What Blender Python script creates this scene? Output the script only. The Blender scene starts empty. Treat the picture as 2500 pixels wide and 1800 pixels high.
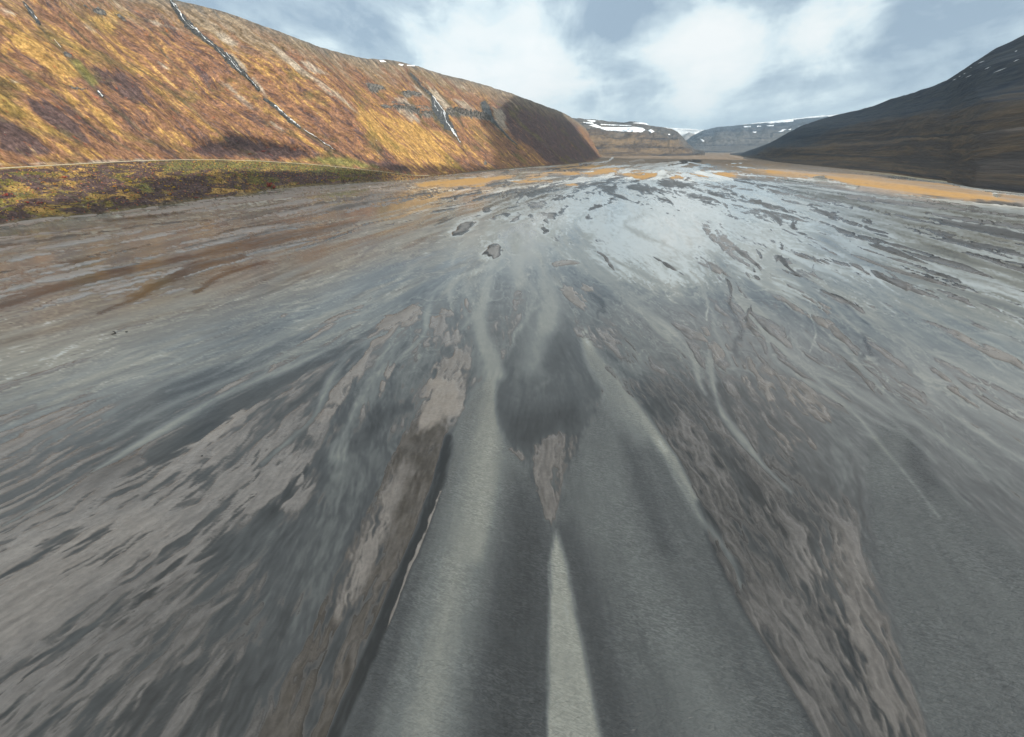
import bpy, bmesh, math, random
import numpy as np
from mathutils import Vector
from mathutils.bvhtree import BVHTree

scene = bpy.context.scene
C = scene.collection
rad = math.radians
random.seed(4)
RNG = np.random.default_rng(11)

# ------------------------------------------------------------------ camera
W, H = 2500.0, 1800.0            # pixel frame of the survey photograph
FOV = 100.0
F = W / 2 / math.tan(rad(FOV / 2))
HORIZON = 363.0
PITCH = math.atan((H / 2 - HORIZON) / F)
CAM_Z = 40.0
cp, sp = math.cos(PITCH), math.sin(PITCH)

cam_data = bpy.data.cameras.new('camera')
cam = bpy.data.objects.new('camera', cam_data)
C.objects.link(cam)
cam.location = (0, 0, CAM_Z)
cam.rotation_euler = (rad(90) - PITCH, 0, 0)
cam_data.angle = rad(FOV)
cam_data.clip_start = 0.5
cam_data.clip_end = 60000
scene.camera = cam

# ------------------------------------------------------------------ light
SUN_EL = rad(31)
SUN_AZ = rad(142)                # measured clockwise from the view direction (+Y): behind and to the right
S = np.array([math.sin(SUN_AZ) * math.cos(SUN_EL), math.cos(SUN_AZ) * math.cos(SUN_EL), math.sin(SUN_EL)])
sun_data = bpy.data.lights.new('sun', 'SUN')
sun_data.energy = 5.0
sun_data.angle = rad(0.53)
sun_data.color = (1.0, 0.93, 0.82)
sun = bpy.data.objects.new('sun', sun_data)
C.objects.link(sun)
sun.rotation_euler = Vector(-S).to_track_quat('-Z', 'Y').to_euler()

scene.view_settings.view_transform = 'Standard'
scene.view_settings.look = 'None'
scene.view_settings.gamma = 1.0
scene.view_settings.use_curve_mapping = False
scene.view_settings.exposure = 0.43
scene.cycles.max_bounces = 6
scene.cycles.diffuse_bounces = 2
scene.cycles.glossy_bounces = 2
scene.cycles.transmission_bounces = 3
scene.cycles.volume_bounces = 0
scene.cycles.transparent_max_bounces = 8
scene.cycles.use_denoising = True
scene.cycles.caustics_reflective = False
scene.cycles.caustics_refractive = False


# ------------------------------------------------------------------ pixel <-> place
def ray(px, py):
    """direction (right, forward, up) of a point of the photograph"""
    px = np.asarray(px, float); py = np.asarray(py, float)
    u = px - W / 2; v = H / 2 - py
    return np.stack([u, F * cp + v * sp, v * cp - F * sp], -1)

def gnd(px, py, z=0.0):
    d = ray(px, py)
    k = (z - CAM_Z) / d[..., 2]
    return np.stack([d[..., 0] * k, d[..., 1] * k], -1)

def at_range(px, py, R):
    d = ray(px, py)
    h = np.hypot(d[..., 0], d[..., 1])
    k = np.asarray(R) / h
    return np.stack([d[..., 0] * k, d[..., 1] * k, CAM_Z + d[..., 2] * k], -1)

def project(P):
    x = P[..., 0]; y = P[..., 1]; z = P[..., 2] - CAM_Z
    dep = y * cp - z * sp
    v = y * sp + z * cp
    ok = dep > 1.0
    dep = np.where(ok, dep, 1.0)
    return np.where(ok, W / 2 + F * x / dep, -1e5), np.where(ok, H / 2 - F * v / dep, -1e5), dep

# tracing windows of the photograph: (x0, y0, scale)
WIN = {'0': (0, 0, 1.0), 'A': (0, 380, 2.52), 'B': (900, 350, 2.835), 'C': (1600, 380, 2.52), 'D': (0, 900, 1.8144),
       'E': (800, 800, 1.633), 'F': (1600, 900, 1.8144), 'G': (1000, 600, 2.7217), 'H': (1200, 150, 3.24),
       'I': (1800, 50, 3.2), 'J': (0, 0, 2.916), 'K': (600, 0, 3.24), 'L': (900, 160, 5.67), 'M': (400, 0, 7.423),
       'N': (1940, 400, 4.05), 'O': (0, 380, 4.536), 'R': (806, 390, 1.339), 'S': (0, 390, 2.0656), 'P': (400, 200, 5.4425), 'Q': (0, 0, 5.4425)}

def tr(w, pts):
    x0, y0, s = WIN[w]
    return np.array([(x0 + p[0] / s, y0 + p[1] / s) + tuple(p[2:]) for p in pts], float)

# ------------------------------------------------------------------ numeric noise
TN = 512
TILE = RNG.random((TN, TN)).astype(np.float32) * 2 - 1

def vn(x, y, k=0):
    x = np.asarray(x, np.float64) + 17.31 * np.asarray(k) ; y = np.asarray(y, np.float64) + 39.7 * np.asarray(k)
    xi = np.floor(x); yi = np.floor(y)
    fx = (x - xi).astype(np.float32); fy = (y - yi).astype(np.float32)
    fx = fx * fx * (3 - 2 * fx); fy = fy * fy * (3 - 2 * fy)
    i = xi.astype(np.int64) & (TN - 1); j = yi.astype(np.int64) & (TN - 1)
    i1 = (i + 1) & (TN - 1); j1 = (j + 1) & (TN - 1)
    a = TILE[i, j]; b = TILE[i1, j]; c = TILE[i, j1]; d = TILE[i1, j1]
    return (a + (b - a) * fx) * (1 - fy) + (c + (d - c) * fx) * fy

# a finely sampled copy of the same kind of noise, for quick look-ups
_u = np.arange(2048) / 8.0
TILE8 = vn(_u[:, None] * np.ones((1, 2048)), np.ones((2048, 1)) * _u[None, :])
_e = np.linspace(0, 1, 129)[:128]; _e = _e * _e * (3 - 2 * _e)
for _k in range(128):
    TILE8[2048 - 128 + _k, :] = TILE8[2048 - 128 + _k, :] * (1 - _e[_k]) + TILE8[0, :] * _e[_k]
for _k in range(128):
    TILE8[:, 2048 - 128 + _k] = TILE8[:, 2048 - 128 + _k] * (1 - _e[_k]) + TILE8[:, 0] * _e[_k]
TILE8 = np.ascontiguousarray(TILE8, dtype=np.float32).ravel()

def vq(x, y):
    return TILE8[((x.astype(np.int32) & 2047) << 11) + (y.astype(np.int32) & 2047)]

def fbm(x, y, oct=4, k=0, gain=0.5):
    r = 0; a = 1.0; t = 0
    for o in range(oct):
        r = r + a * vn(x * 2 ** o, y * 2 ** o, k + 3 * o); t += a; a *= gain
    return r / t

def sstep(a, b, x):
    t = np.clip((x - a) / (b - a), 0, 1)
    return t * t * (3 - 2 * t)

def poly_sd(x, y, P):
    """signed distance (positive inside) to polygon P"""
    n = len(P); best = np.full(x.shape, 1e18); inside = np.zeros(x.shape, bool)
    for i in range(n):
        ax, ay = P[i][:2]; bx, by = P[(i + 1) % n][:2]
        dx, dy = bx - ax, by - ay
        t = np.clip(((x - ax) * dx + (y - ay) * dy) / (dx * dx + dy * dy + 1e-9), 0, 1)
        best = np.minimum(best, (x - ax - t * dx) ** 2 + (y - ay - t * dy) ** 2)
        if ay != by:
            c = ((ay > y) != (by > y)) & (x < (bx - ax) * (y - ay) / (by - ay) + ax)
            inside ^= c
    d = np.sqrt(best)
    return np.where(inside, d, -d)

def line_sd(x, y, P):
    """width minus distance for a stroke whose points carry (x, y, half width)"""
    best = np.full(x.shape, -1e9)
    for i in range(len(P) - 1):
        ax, ay, aw = P[i]; bx, by, bw = P[i + 1]
        dx, dy = bx - ax, by - ay
        t = np.clip(((x - ax) * dx + (y - ay) * dy) / (dx * dx + dy * dy + 1e-9), 0, 1)
        d = np.hypot(x - ax - t * dx, y - ay - t * dy)
        best = np.maximum(best, (aw + (bw - aw) * t) - d)
    return best

# ------------------------------------------------------------------ mesh and material helpers
def mesh_obj(name, verts, faces, mat=None, parent=None, smooth=True, attrs=None, vecs=None):
    """one mesh object from numpy arrays; faces is (n,4) or (n,3)"""
    verts = np.asarray(verts, np.float32); faces = np.asarray(faces, np.int32)
    me = bpy.data.meshes.new(name)
    k = faces.shape[1]
    me.vertices.add(len(verts)); me.vertices.foreach_set('co', verts.ravel())
    me.loops.add(faces.size); me.loops.foreach_set('vertex_index', faces.ravel())
    me.polygons.add(len(faces))
    me.polygons.foreach_set('loop_start', np.arange(0, faces.size, k, dtype=np.int32))
    me.polygons.foreach_set('loop_total', np.full(len(faces), k, np.int32))
    me.polygons.foreach_set('use_smooth', np.full(len(faces), smooth, bool))
    me.update(calc_edges=True)
    for nm, a in (attrs or {}).items():
        at = me.attributes.new(nm, 'FLOAT', 'POINT'); at.data.foreach_set('value', np.asarray(a, np.float32).ravel())
    for nm, a in (vecs or {}).items():
        at = me.attributes.new(nm, 'FLOAT_VECTOR', 'POINT'); at.data.foreach_set('vector', np.asarray(a, np.float32).ravel())
    if mat: me.materials.append(mat)
    o = bpy.data.objects.new(name, me)
    C.objects.link(o)
    if parent: o.parent = parent
    return o

def grid_faces(R, Cn, wrap=False):
    i = np.arange(R - 1)[:, None]; j = np.arange(Cn if wrap else Cn - 1)[None, :]
    j1 = (j + 1) % Cn
    return np.stack([i * Cn + j, i * Cn + j1, (i + 1) * Cn + j1, (i + 1) * Cn + j], -1).reshape(-1, 4)

def tag(o, label=None, cat=None, group=None, kind=None):
    if label: o['label'] = label
    if cat: o['category'] = cat
    if group: o['group'] = group
    if kind: o['kind'] = kind
    return o

def empty(name, loc=(0, 0, 0)):
    o = bpy.data.objects.new(name, None); C.objects.link(o); o.location = loc
    return o

class NG:
    """small helper round a node tree"""
    def __init__(self, nt):
        self.nt = nt
    def n(self, typ, ins=None, out=0, **kw):
        nd = self.nt.nodes.new(typ)
        for k, v in kw.items(): setattr(nd, k, v)
        for k, v in (ins or {}).items():
            s = nd.inputs[k]
            if isinstance(v, bpy.types.NodeSocket): self.nt.links.new(v, s)
            else: s.default_value = v
        return nd.outputs[out] if out is not None else nd
    def m(self, op, a, b=0.0, c=0.0, clamp=False):
        return self.n('ShaderNodeMath', {0: a, 1: b, 2: c}, operation=op, use_clamp=clamp)
    def vm(self, op, a, b=(0, 0, 0), out=0):
        return self.n('ShaderNodeVectorMath', {0: a, 1: b}, out=out, operation=op)
    def mix(self, f, a, b):
        nd = self.n('ShaderNodeMix', None, out=None, data_type='RGBA')
        for s, v in ((nd.inputs[0], f), (nd.inputs[6], a), (nd.inputs[7], b)):
            if isinstance(v, bpy.types.NodeSocket): self.nt.links.new(v, s)
            elif isinstance(v, (int, float)): s.default_value = v
            else: s.default_value = tuple(v) + (1,) * (4 - len(v))
        return nd.outputs[2]
    def ramp(self, f, stops, interp='LINEAR'):
        nd = self.n('ShaderNodeValToRGB', {0: f}, out=None)
        cr = nd.color_ramp; cr.interpolation = interp
        while len(cr.elements) < len(stops): cr.elements.new(0.5)
        for e, (p, c) in zip(cr.elements, stops):
            e.position = p; e.color = (c, c, c, 1) if isinstance(c, (int, float)) else tuple(c) + (1,)
        return nd.outputs[0]
    def range(self, v, a, b, lo=0.0, hi=1.0):
        return self.n('ShaderNodeMapRange', {0: v, 1: a, 2: b, 3: lo, 4: hi}, interpolation_type='SMOOTHSTEP')
    def attr(self, name, out=2):
        return self.n('ShaderNodeAttribute', out=out, attribute_name=name)
    def noise(self, vec, scale, detail=4.0, rough=0.55, dist=0.0):
        return self.n('ShaderNodeTexNoise', {'Vector': vec, 'Scale': scale, 'Detail': detail, 'Roughness': rough, 'Distortion': dist})
    def scale(self, vec, s):
        return self.vm('MULTIPLY', vec, s)
    def bump(self, h, strength, dist):
        return self.n('ShaderNodeBump', {'Strength': strength, 'Distance': dist, 'Height': h})

def material(name):
    m = bpy.data.materials.new(name); m.use_nodes = True
    nt = m.node_tree; nt.nodes.clear()
    g = NG(nt)
    out = nt.nodes.new('ShaderNodeOutputMaterial')
    return m, g, out

def principled(g, out, color, rough=0.8, normal=None, spec=0.3, ior=1.45):
    b = g.n('ShaderNodeBsdfPrincipled', {'Base Color': color if isinstance(color, bpy.types.NodeSocket) else tuple(color) + (1,),
            'Roughness': rough, 'Specular IOR Level': spec, 'IOR': ior}, out=None)
    if normal is not None: g.nt.links.new(normal, b.inputs['Normal'])
    g.nt.links.new(b.outputs[0], out.inputs['Surface'])
    return b

def simple_mat(name, c1, c2, scale, rough=0.85, spec=0.2, bump=0.0):
    m, g, out = material(name)
    co = g.n('ShaderNodeTexCoord', out=3)
    nz = g.noise(co, scale, 5, 0.6)
    principled(g, out, g.mix(g.range(nz, 0.35, 0.65), c1, c2), rough,
               g.bump(nz, 1.0, bump) if bump else None, spec)
    return m

# ------------------------------------------------------------------ sky
world = bpy.data.worlds.new('World'); scene.world = world; world.use_nodes = True
wt = world.node_tree; wt.nodes.clear()
g = NG(wt)
sky = g.n('ShaderNodeTexSky', sky_type='NISHITA', sun_disc=False, sun_elevation=SUN_EL, sun_rotation=SUN_AZ,
          altitude=100.0, air_density=1.0, dust_density=0.6, ozone_density=1.5)
dirv = g.n('ShaderNodeTexCoord', out=0)
sep = g.n('ShaderNodeSeparateXYZ', {0: dirv}, out=None)
elev = g.m('MAXIMUM', sep.outputs[2], 0.0)
den = g.m('ADD', elev, 0.16)
pl = g.n('ShaderNodeCombineXYZ', {0: g.m('DIVIDE', sep.outputs[0], den), 1: g.m('DIVIDE', sep.outputs[1], den), 2: 0.0})
big = g.noise(g.scale(pl, (1.0, 0.8, 1.0)), 0.95, 7, 0.56, 0.5)
fine = g.noise(g.scale(pl, (1.0, 0.7, 1.0)), 2.6, 7, 0.6, 0.6)
puff = g.noise(g.scale(dirv, (1.0, 1.0, 1.7)), 4.2, 8, 0.58, 0.5)
puff2 = g.noise(g.scale(dirv, (1.0, 1.0, 1.5)), 9.0, 8, 0.6, 0.7)
val = g.m('ADD', g.m('ADD', g.m('MULTIPLY', big, 0.40), g.m('MULTIPLY', fine, 0.16)), g.m('ADD', g.m('MULTIPLY', puff, 0.50), g.m('MULTIPLY', g.m('SUBTRACT', puff2, 0.5), 0.24)))
val = g.m('SUBTRACT', val, 0.03)
warp = g.vm('SUBTRACT', g.n('ShaderNodeTexNoise', {'Vector': dirv, 'Scale': 5.0, 'Detail': 5.0, 'Roughness': 0.6}, out=1), (0.5, 0.5, 0.5))
dw = g.vm('NORMALIZE', g.vm('ADD', dirv, g.scale(warp, (0.16, 0.16, 0.16))))
def lobe(px, py, width, amp, stretch=1.0):
    """a bank of brighter or darker cloud lying in one direction of the sky"""
    d = ray(px, py); d = d / np.linalg.norm(d)
    df = g.vm('SUBTRACT', dw, tuple(d))
    df = g.scale(df, (1.0 / stretch, 1.0 / stretch, 1.0))
    ln = g.vm('LENGTH', df, out=1)
    return g.m('MULTIPLY', g.range(ln, 0.0, width, 1.0, 0.0), amp)
for args in [(1220, 140, 0.20, 0.15, 1.5), (1330, 120, 0.12, 0.09, 1.0), (1120, 220, 0.12, 0.07, 1.6), (1540, 190, 0.16, 0.10, 1.5), (1780, 210, 0.22, 0.11, 1.2), (1720, 80, 0.13, 0.09, 1.2),
             (900, 60, 0.28, -0.09, 2.2), (1470, 40, 0.15, -0.20, 1.8), (1600, 265, 0.11, -0.17, 2.4), (2200, 140, 0.30, -0.16, 1.6),
             (600, 60, 0.25, 0.05, 1.6), (2060, 10, 0.10, 0.16, 0.8)]:
    val = g.m('ADD', val, lobe(*args))
val = g.m('ADD', g.m('MULTIPLY', g.m('SUBTRACT', val, 0.5), 2.7), 0.5)
cloud = g.ramp(val, [(0.14, (2.8, 3.7, 4.6)), (0.36, (4.2, 5.2, 5.9)), (0.52, (5.9, 6.9, 7.3)), (0.66, (6.9, 7.5, 7.6)), (0.92, (7.6, 7.9, 7.9))])
low = g.range(sep.outputs[2], 0.0, 0.10, 1.0, 0.0)
cloud = g.mix(g.m('MULTIPLY', low, 0.45), cloud, (5.6, 6.9, 7.6))
thin = g.range(g.noise(pl, 0.55, 5, 0.55, 0.4), 0.60, 0.78, 0.96, 0.55)
final = g.mix(thin, sky, cloud)
bg = g.n('ShaderNodeBackground', {'Color': final, 'Strength': 0.1})
wo = wt.nodes.new('ShaderNodeOutputWorld')
wt.links.new(bg, wo.inputs['Surface'])
world.cycles.sampling_method = 'MANUAL'
world.cycles.sample_map_resolution = 512

# ------------------------------------------------------------------ the flat: river plain
NC, NR = 900, 640
phi_f = np.radians(np.linspace(-69, 69, NC))
phi_b = np.radians(np.linspace(69, 291, 50)[1:-1])
PHI = np.concatenate([phi_f, phi_b])
th = np.concatenate([np.linspace(88, 71, 6), np.linspace(70.5, 30, 300), np.linspace(29.9, 4, 260), np.linspace(3.93, 0.6, 62),
                     np.array([0.5, 0.42, 0.34, 0.27, 0.2, 0.14, 0.1])])
RR = CAM_Z / np.tan(np.radians(th))
R_, C_ = len(RR), len(PHI)
GX = RR[:, None] * np.sin(PHI)[None, :]
GY = RR[:, None] * np.cos(PHI)[None, :]
LR = np.log(RR)[:, None] * np.ones((1, C_))
PHG = np.where(PHI > math.pi, PHI - 2 * math.pi, PHI)[None, :] * np.ones((R_, 1))

def chart(w):
    return np.arctan2(w[..., 0], w[..., 1]), np.log(np.hypot(w[..., 0], w[..., 1]))

def idw(cx, cy, vals, power=3.0, eps=0.02):
    """smooth interpolation of values at control points over the plain, done coarsely and then upsampled"""
    ri = np.unique(np.append(np.arange(0, R_, 10), R_ - 1)); ci = np.unique(np.append(np.arange(0, C_, 12), C_ - 1))
    ph = PHG[np.ix_(ri, ci)]; lr = LR[np.ix_(ri, ci)]
    d2 = ((ph[..., None] - cx) * 1.3) ** 2 + ((lr[..., None] - cy)) ** 2 + eps
    w = d2 ** (-power / 1.0)
    w /= w.sum(-1, keepdims=True)
    outs = []
    for v in vals:
        c = (w * v).sum(-1)
        t = np.stack([np.interp(np.arange(C_), ci, c[r]) for r in range(len(ri))])
        k = np.interp(np.arange(R_), ri, np.arange(len(ri)))
        k0 = np.clip(np.floor(k).astype(int), 0, len(ri) - 2); f = (k - k0)[:, None]
        outs.append(t[k0] * (1 - f) + t[k0 + 1] * f)
    return outs

# main directions of the flow, traced
FLOW = [tr('D', [(0, 1560), (450, 1200), (900, 850)]), tr('D', [(0, 1100), (600, 740), (900, 520), (1250, 180)]), tr('D', [(0, 700), (500, 430), (1200, 60)]),
        tr('D', [(1100, 1633), (1330, 1130), (1480, 700), (1600, 100)]), tr('D', [(0, 420), (520, 120)]), tr('D', [(400, 1633), (1000, 950), (1350, 500)]),
        tr('E', [(140, 1633), (330, 1100), (520, 480), (660, 150)]), tr('E', [(600, 1633), (640, 1100), (640, 600)]), tr('E', [(900, 1633), (890, 900)]),
        tr('E', [(1100, 1633), (920, 800)]), tr('E', [(1470, 680), (1250, 330), (1030, 50)]), tr('E', [(1400, 1633), (1150, 900), (1080, 300)]),
        tr('F', [(800, 1633), (300, 800), (0, 200)]), tr('F', [(1150, 1633), (780, 800)]), tr('F', [(1633, 1600), (1100, 900), (930, 450)]),
        tr('F', [(1633, 700), (1100, 250), (700, 0)]), tr('F', [(700, 700), (350, 200)]),
        tr('C', [(2268, 860), (1300, 560), (560, 230)]), tr('C', [(2268, 1350), (1250, 800), (600, 450)]), tr('C', [(2268, 700), (1500, 480), (500, 160)]),
        tr('C', [(1480, 1562), (1000, 1000), (600, 700), (300, 430)]), tr('C', [(2268, 350), (1200, 210), (500, 110)]), tr('C', [(700, 1500), (400, 1000), (200, 700)]),
        tr('A', [(0, 930), (1000, 700), (1900, 480), (2268, 400)]), tr('A', [(0, 700), (1000, 480), (2268, 230)]), tr('A', [(0, 1330), (700, 1100), (1400, 900), (2268, 560)]),
        tr('A', [(400, 1562), (1300, 1250), (2268, 850)]), tr('A', [(0, 450), (900, 340), (1800, 220)]),
        tr('B', [(0, 700), (600, 500), (900, 400)]), tr('B', [(740, 1559), (760, 1100), (830, 900)]), tr('B', [(1250, 1300), (1200, 900), (1120, 650)]),
        tr('B', [(1700, 1559), (1400, 1100), (1240, 900)]), tr('B', [(2268, 1300), (1800, 1000), (1500, 750)]), tr('B', [(0, 1000), (600, 780)]),
        tr('B', [(1500, 250), (2100, 150)]), tr('B', [(900, 320), (1500, 220)]), tr('B', [(2268, 450), (1900, 300), (1950, 150)]), tr('B', [(0, 300), (900, 200)])]
fx, fy, fa = [], [], []
for L in FLOW:
    wpt = gnd(L[:, 0], L[:, 1])
    for i in range(len(wpt) - 1):
        for t in (0.15, 0.5, 0.85):
            p = wpt[i] * (1 - t) + wpt[i + 1] * t
            a, b = chart(p); fx.append(a); fy.append(b)
            d = wpt[i + 1] - wpt[i]; fa.append(math.atan2(d[0], d[1]))
fx, fy, fa = map(np.array, (fx, fy, fa))
dsn, dcs = idw(fx, fy, [np.sin(fa), np.cos(fa)], 2.5, 0.01)
ln = np.hypot(dsn, dcs) + 1e-9
DX, DY = dsn / ln, dcs / ln

def streaks(seed, aspect, lam0=0.30, warp=0.13, oct=4, fpk=2.6, amps=(0.8, 1.0, 1.1, 1.15, 1.15)):
    """noise drawn out along the flow; its finest grain follows what the eye can resolve at that distance"""
    dist = np.hypot(RR, CAM_Z)[:, None] * np.ones((1, C_))
    fp = dist / 430.0 * fpk
    k0 = np.maximum(np.log2(fp / lam0), 0)
    kf = np.floor(k0); fr = (k0 - kf)
    tot = np.zeros((R_, C_), np.float32)
    big_l = lam0 * 2 ** (k0 + 3.2)
    wx_ = vn(GX / big_l, GY / big_l, seed + 200) + .5 * vn(GX / big_l * 2.3, GY / big_l * 2.3, seed + 210)
    sx_, sy_ = GX - DY * wx_ * big_l * warp, GY + DX * wx_ * big_l * warp
    steps = np.linspace(-1, 1, int(aspect * 2 / 0.55) | 1)
    for j in range(oct + 1):
        lam = lam0 * 2 ** (kf + j)
        acc = np.zeros((R_, C_), np.float32)
        kk = kf + j; ra = 0.9 * kk + seed; ca, sa = np.cos(ra), np.sin(ra)
        il = 8.0 / lam; of = 8 * (1000 + (seed * 13 + kk * 37) % 211)
        bx = (sx_ * ca - sy_ * sa) * il + of; by = (sx_ * sa + sy_ * ca) * il + of * 1.3
        ex = (DX * ca - DY * sa) * aspect * 8; ey = (DX * sa + DY * ca) * aspect * 8
        bx = (bx % 2048 + 2048 * 8).astype(np.float32); by = (by % 2048 + 2048 * 8).astype(np.float32); ex = ex.astype(np.float32); ey = ey.astype(np.float32)
        for s in steps:
            acc += vq(bx + ex * np.float32(s), by + ey * np.float32(s)) * np.float32(1 - 0.6 * abs(s))
        acc /= acc.std()
        wgt = amps[j] * (np.clip(1 - fr, 0, 1) if j == 0 else (fr if j == oct else 1.0))
        tot += acc * wgt
    tot -= tot.mean(); tot /= tot[:, :NC].std()
    return tot

N1 = streaks(1, 3.4, fpk=1.9, warp=.2)
N2 = streaks(40, 8.0, lam0=0.22, fpk=2.0)
N3 = streaks(80, 3.0, lam0=0.12, oct=2, fpk=1.3)
N4 = streaks(121, 3.6, oct=2, fpk=5.0, warp=.5)
N6 = streaks(201, 4.5, oct=2, fpk=4.5, warp=.6)
N5 = streaks(161, 3.6, oct=2, fpk=3.0, warp=.5)

# character of the plain at traced spots: x, y, bank height, relief, silt in the water, darkness of the sand, ochre of the sand
ZONE = np.array([
    (100, 1720, .02, .62, .22, .30, .05), (300, 1500, -.04, .62, .20, .35, .05), (250, 1330, .25, .5, .18, .10, .10), (600, 1480, -.2, .45, .30, .4, 0), (520, 1700, -.08, .55, .24, .4, .0),
    (60, 1450, .28, .5, .18, .12, .10), (100, 1200, .1, .6, .28, .2, .05), (300, 1150, -.08, .6, .18, .3, 0), (480, 1130, .15, .5, .24, .12, .05), (150, 1000, .05, .4, .45, .15, 0), (450, 950, -.08, .5, .3, .15, 0),
    (100, 860, -.3, .35, .62, .1, 0), (330, 890, -.4, .35, .62, .1, 0), (600, 1020, -.15, .5, .25, .2, 0), (700, 1180, .15, .5, .2, .15, .05), (800, 1000, .1, .45, .3, .2, .03),
    (720, 1330, -.55, .3, .32, .3, 0), (850, 1150, -.65, .25, .36, .3, 0), (900, 930, -.2, .4, .42, .15, 0), (700, 860, -.3, .4, .35, .15, 0), (500, 830, -.5, .3, .35, .15, 0),
    (60, 590, .28, .55, .50, .05, .06), (260, 560, .28, .6, .45, .05, .06), (450, 530, .2, .65, .4, .08, .1), (650, 500, .28, .6, .5, .08, .06), (120, 650, .12, .65, .42, .04, .05), (500, 600, .12, .65, .40, .06, .05), (330, 660, .08, .65, .45, .06, .05),
    (850, 480, .08, .6, .4, .2, .1), (640, 640, -.2, .55, .42, .08, 0), (150, 740, -.15, .5, .55, .05, 0), (380, 760, -.2, .5, .52, .05, 0), (700, 740, -.45, .33, .5, .15, 0), (900, 640, -.5, .3, .5, .15, 0), (900, 780, -.3, .38, .5, .12, 0),
    (1080, 560, -.8, .2, .55, .4, 0), (1060, 680, -.6, .35, .45, .1, 0), (1200, 680, -.45, .4, .40, .1, 0), (1400, 720, -.35, .42, .38, .1, 0), (1120, 800, .05, .45, .30, .14, .05), (1000, 780, -.1, .45, .36, .1, .03), (1230, 840, -.1, .4, .26, .15, .04), (1420, 830, -.1, .4, .28, .15, .03),
    (1560, 640, -.7, .3, .8, .12, 0), (1650, 560, -.85, .3, .92, .3, 0), (1500, 500, -.66, .8, .95, .6, 0), (1250, 500, -.5, .9, .85, .65, 0), (1380, 465, -.36, .95, .75, .7, 0), (1150, 470, -.3, .9, .7, .7, 0), (1300, 600, -.7, .6, .6, .4, 0), (1480, 460, -.4, .95, .85, .7, 0),
    (1700, 470, -.4, .95, .95, .7, .05), (1560, 440, -.25, 1.0, .95, .65, .1), (1700, 430, -.1, 1.0, .95, .6, .2), (1500, 410, .15, .5, .8, .4, .45), (1620, 395, .2, .5, .9, .55, .25), (1560, 380, .8, .25, .9, .42, .35), (1700, 382, .9, .2, .9, .42, .3), (1820, 400, .8, .25, .8, .36, .35), (1400, 400, .3, .45, .8, .4, .4),
    (1850, 450, .0, 1.0, .9, .4, .1), (2000, 520, -.1, 1.0, .9, .45, .02), (2000, 470, .1, 1.0, .9, .3, .1), (2200, 580, -.1, 1.1, .85, .65, .05), (2400, 560, .0, 1.1, .9, .6, .05), (2400, 670, -.15, 1.0, .8, .7, .05), (2100, 650, -.25, .9, .8, .4, .0), (2450, 520, .3, .4, .8, .15, .05), (2200, 490, .3, .42, .8, .15, .1), (2000, 430, .7, .25, .8, .25, .55), (2350, 478, .7, .25, .8, .25, .5),
    (1850, 560, -.5, .38, .75, .3, 0), (1780, 640, -.3, .4, .68, .12, .03), (2000, 680, -.3, .38, .62, .12, .02), (2300, 800, -.15, .4, .62, .15, .02), (2400, 950, .12, .36, .6, .12, .03), (2200, 900, .0, .38, .5, .15, .02), (1900, 790, .0, .38, .42, .18, .02), (2040, 950, -.1, .38, .38, .2, 0),
    (1700, 850, -.05, .38, .36, .2, .02), (1560, 860, -.2, .36, .34, .25, 0), (1660, 1000, .0, .42, .2, .45, .02), (1850, 1020, .1, .4, .24, .32, .04), (1800, 1180, .0, .42, .14, .45, .0), (1720, 1300, -.1, .42, .14, .5, 0), (1900, 1260, -.1, .4, .16, .4, 0), (2080, 1380, .12, .5, .28, .32, .03), (2000, 1600, .2, .4, .2, .4, .03),
    (2350, 1080, -.35, .35, .4, .25, 0), (2420, 1250, -.2, .4, .3, .35, .02), (2400, 1550, -1, .15, .35, .3, 0), (2150, 1100, -.9, .2, .36, .3, 0),
    (1000, 1700, -1, .1, .35, .3, 0), (1300, 1300, -1, .1, .35, .3, 0), (1700, 1700, -1, .1, .35, .3, 0)], float)
mid_ = (ZONE[:, 1] > 540) & (ZONE[:, 1] < 900)
ZONE[mid_, 4] += 0.10
zc = gnd(ZONE[:, 0], ZONE[:, 1]); zx, zy = chart(zc)
B0, A0, SILT, DARK, OCH = idw(zx, zy, [ZONE[:, i] for i in range(2, 7)], 2.6, 0.004)
OCH = np.maximum(OCH - 0.07, 0) * 1.08
RIP = np.zeros_like(B0)
CALM = np.zeros_like(B0)

G0 = np.stack([GX, GY, np.zeros_like(GX)], -1)
PX, PY, _ = project(G0)
# ragged outlines: shift the traced chart a little along the streak noise
q = 0.5
PXr = PX + N1 * 3.0 * q + N2 * 2.0 * q
PYr = PY + N1 * 2.0 * q - N2 * 1.2 * q

def apply(sdfun, P, soft, vals, rag=1.0, margin=60):
    """blend new values into the fields inside a traced outline"""
    P = np.asarray(P)
    x0, y0 = P[:, 0].min() - margin - soft, P[:, 1].min() - margin - soft
    x1, y1 = P[:, 0].max() + margin + soft, P[:, 1].max() + margin + soft
    sel = (PX > x0) & (PX < x1) & (PY > y0) & (PY < y1)
    if not sel.any(): return
    x = PX[sel] + (PXr[sel] - PX[sel]) * rag; y = PY[sel] + (PYr[sel] - PY[sel]) * rag
    sd = sdfun(x, y, P)
    m = sstep(-soft, soft, sd)
    for fld, v in vals.items():
        A = FIELD[fld]; A[sel] = A[sel] * (1 - m) + v * m
FIELD = {'b': B0, 'a': A0, 'silt': SILT, 'dark': DARK, 'och': OCH, 'rip': RIP, 'calm': CALM}

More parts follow.
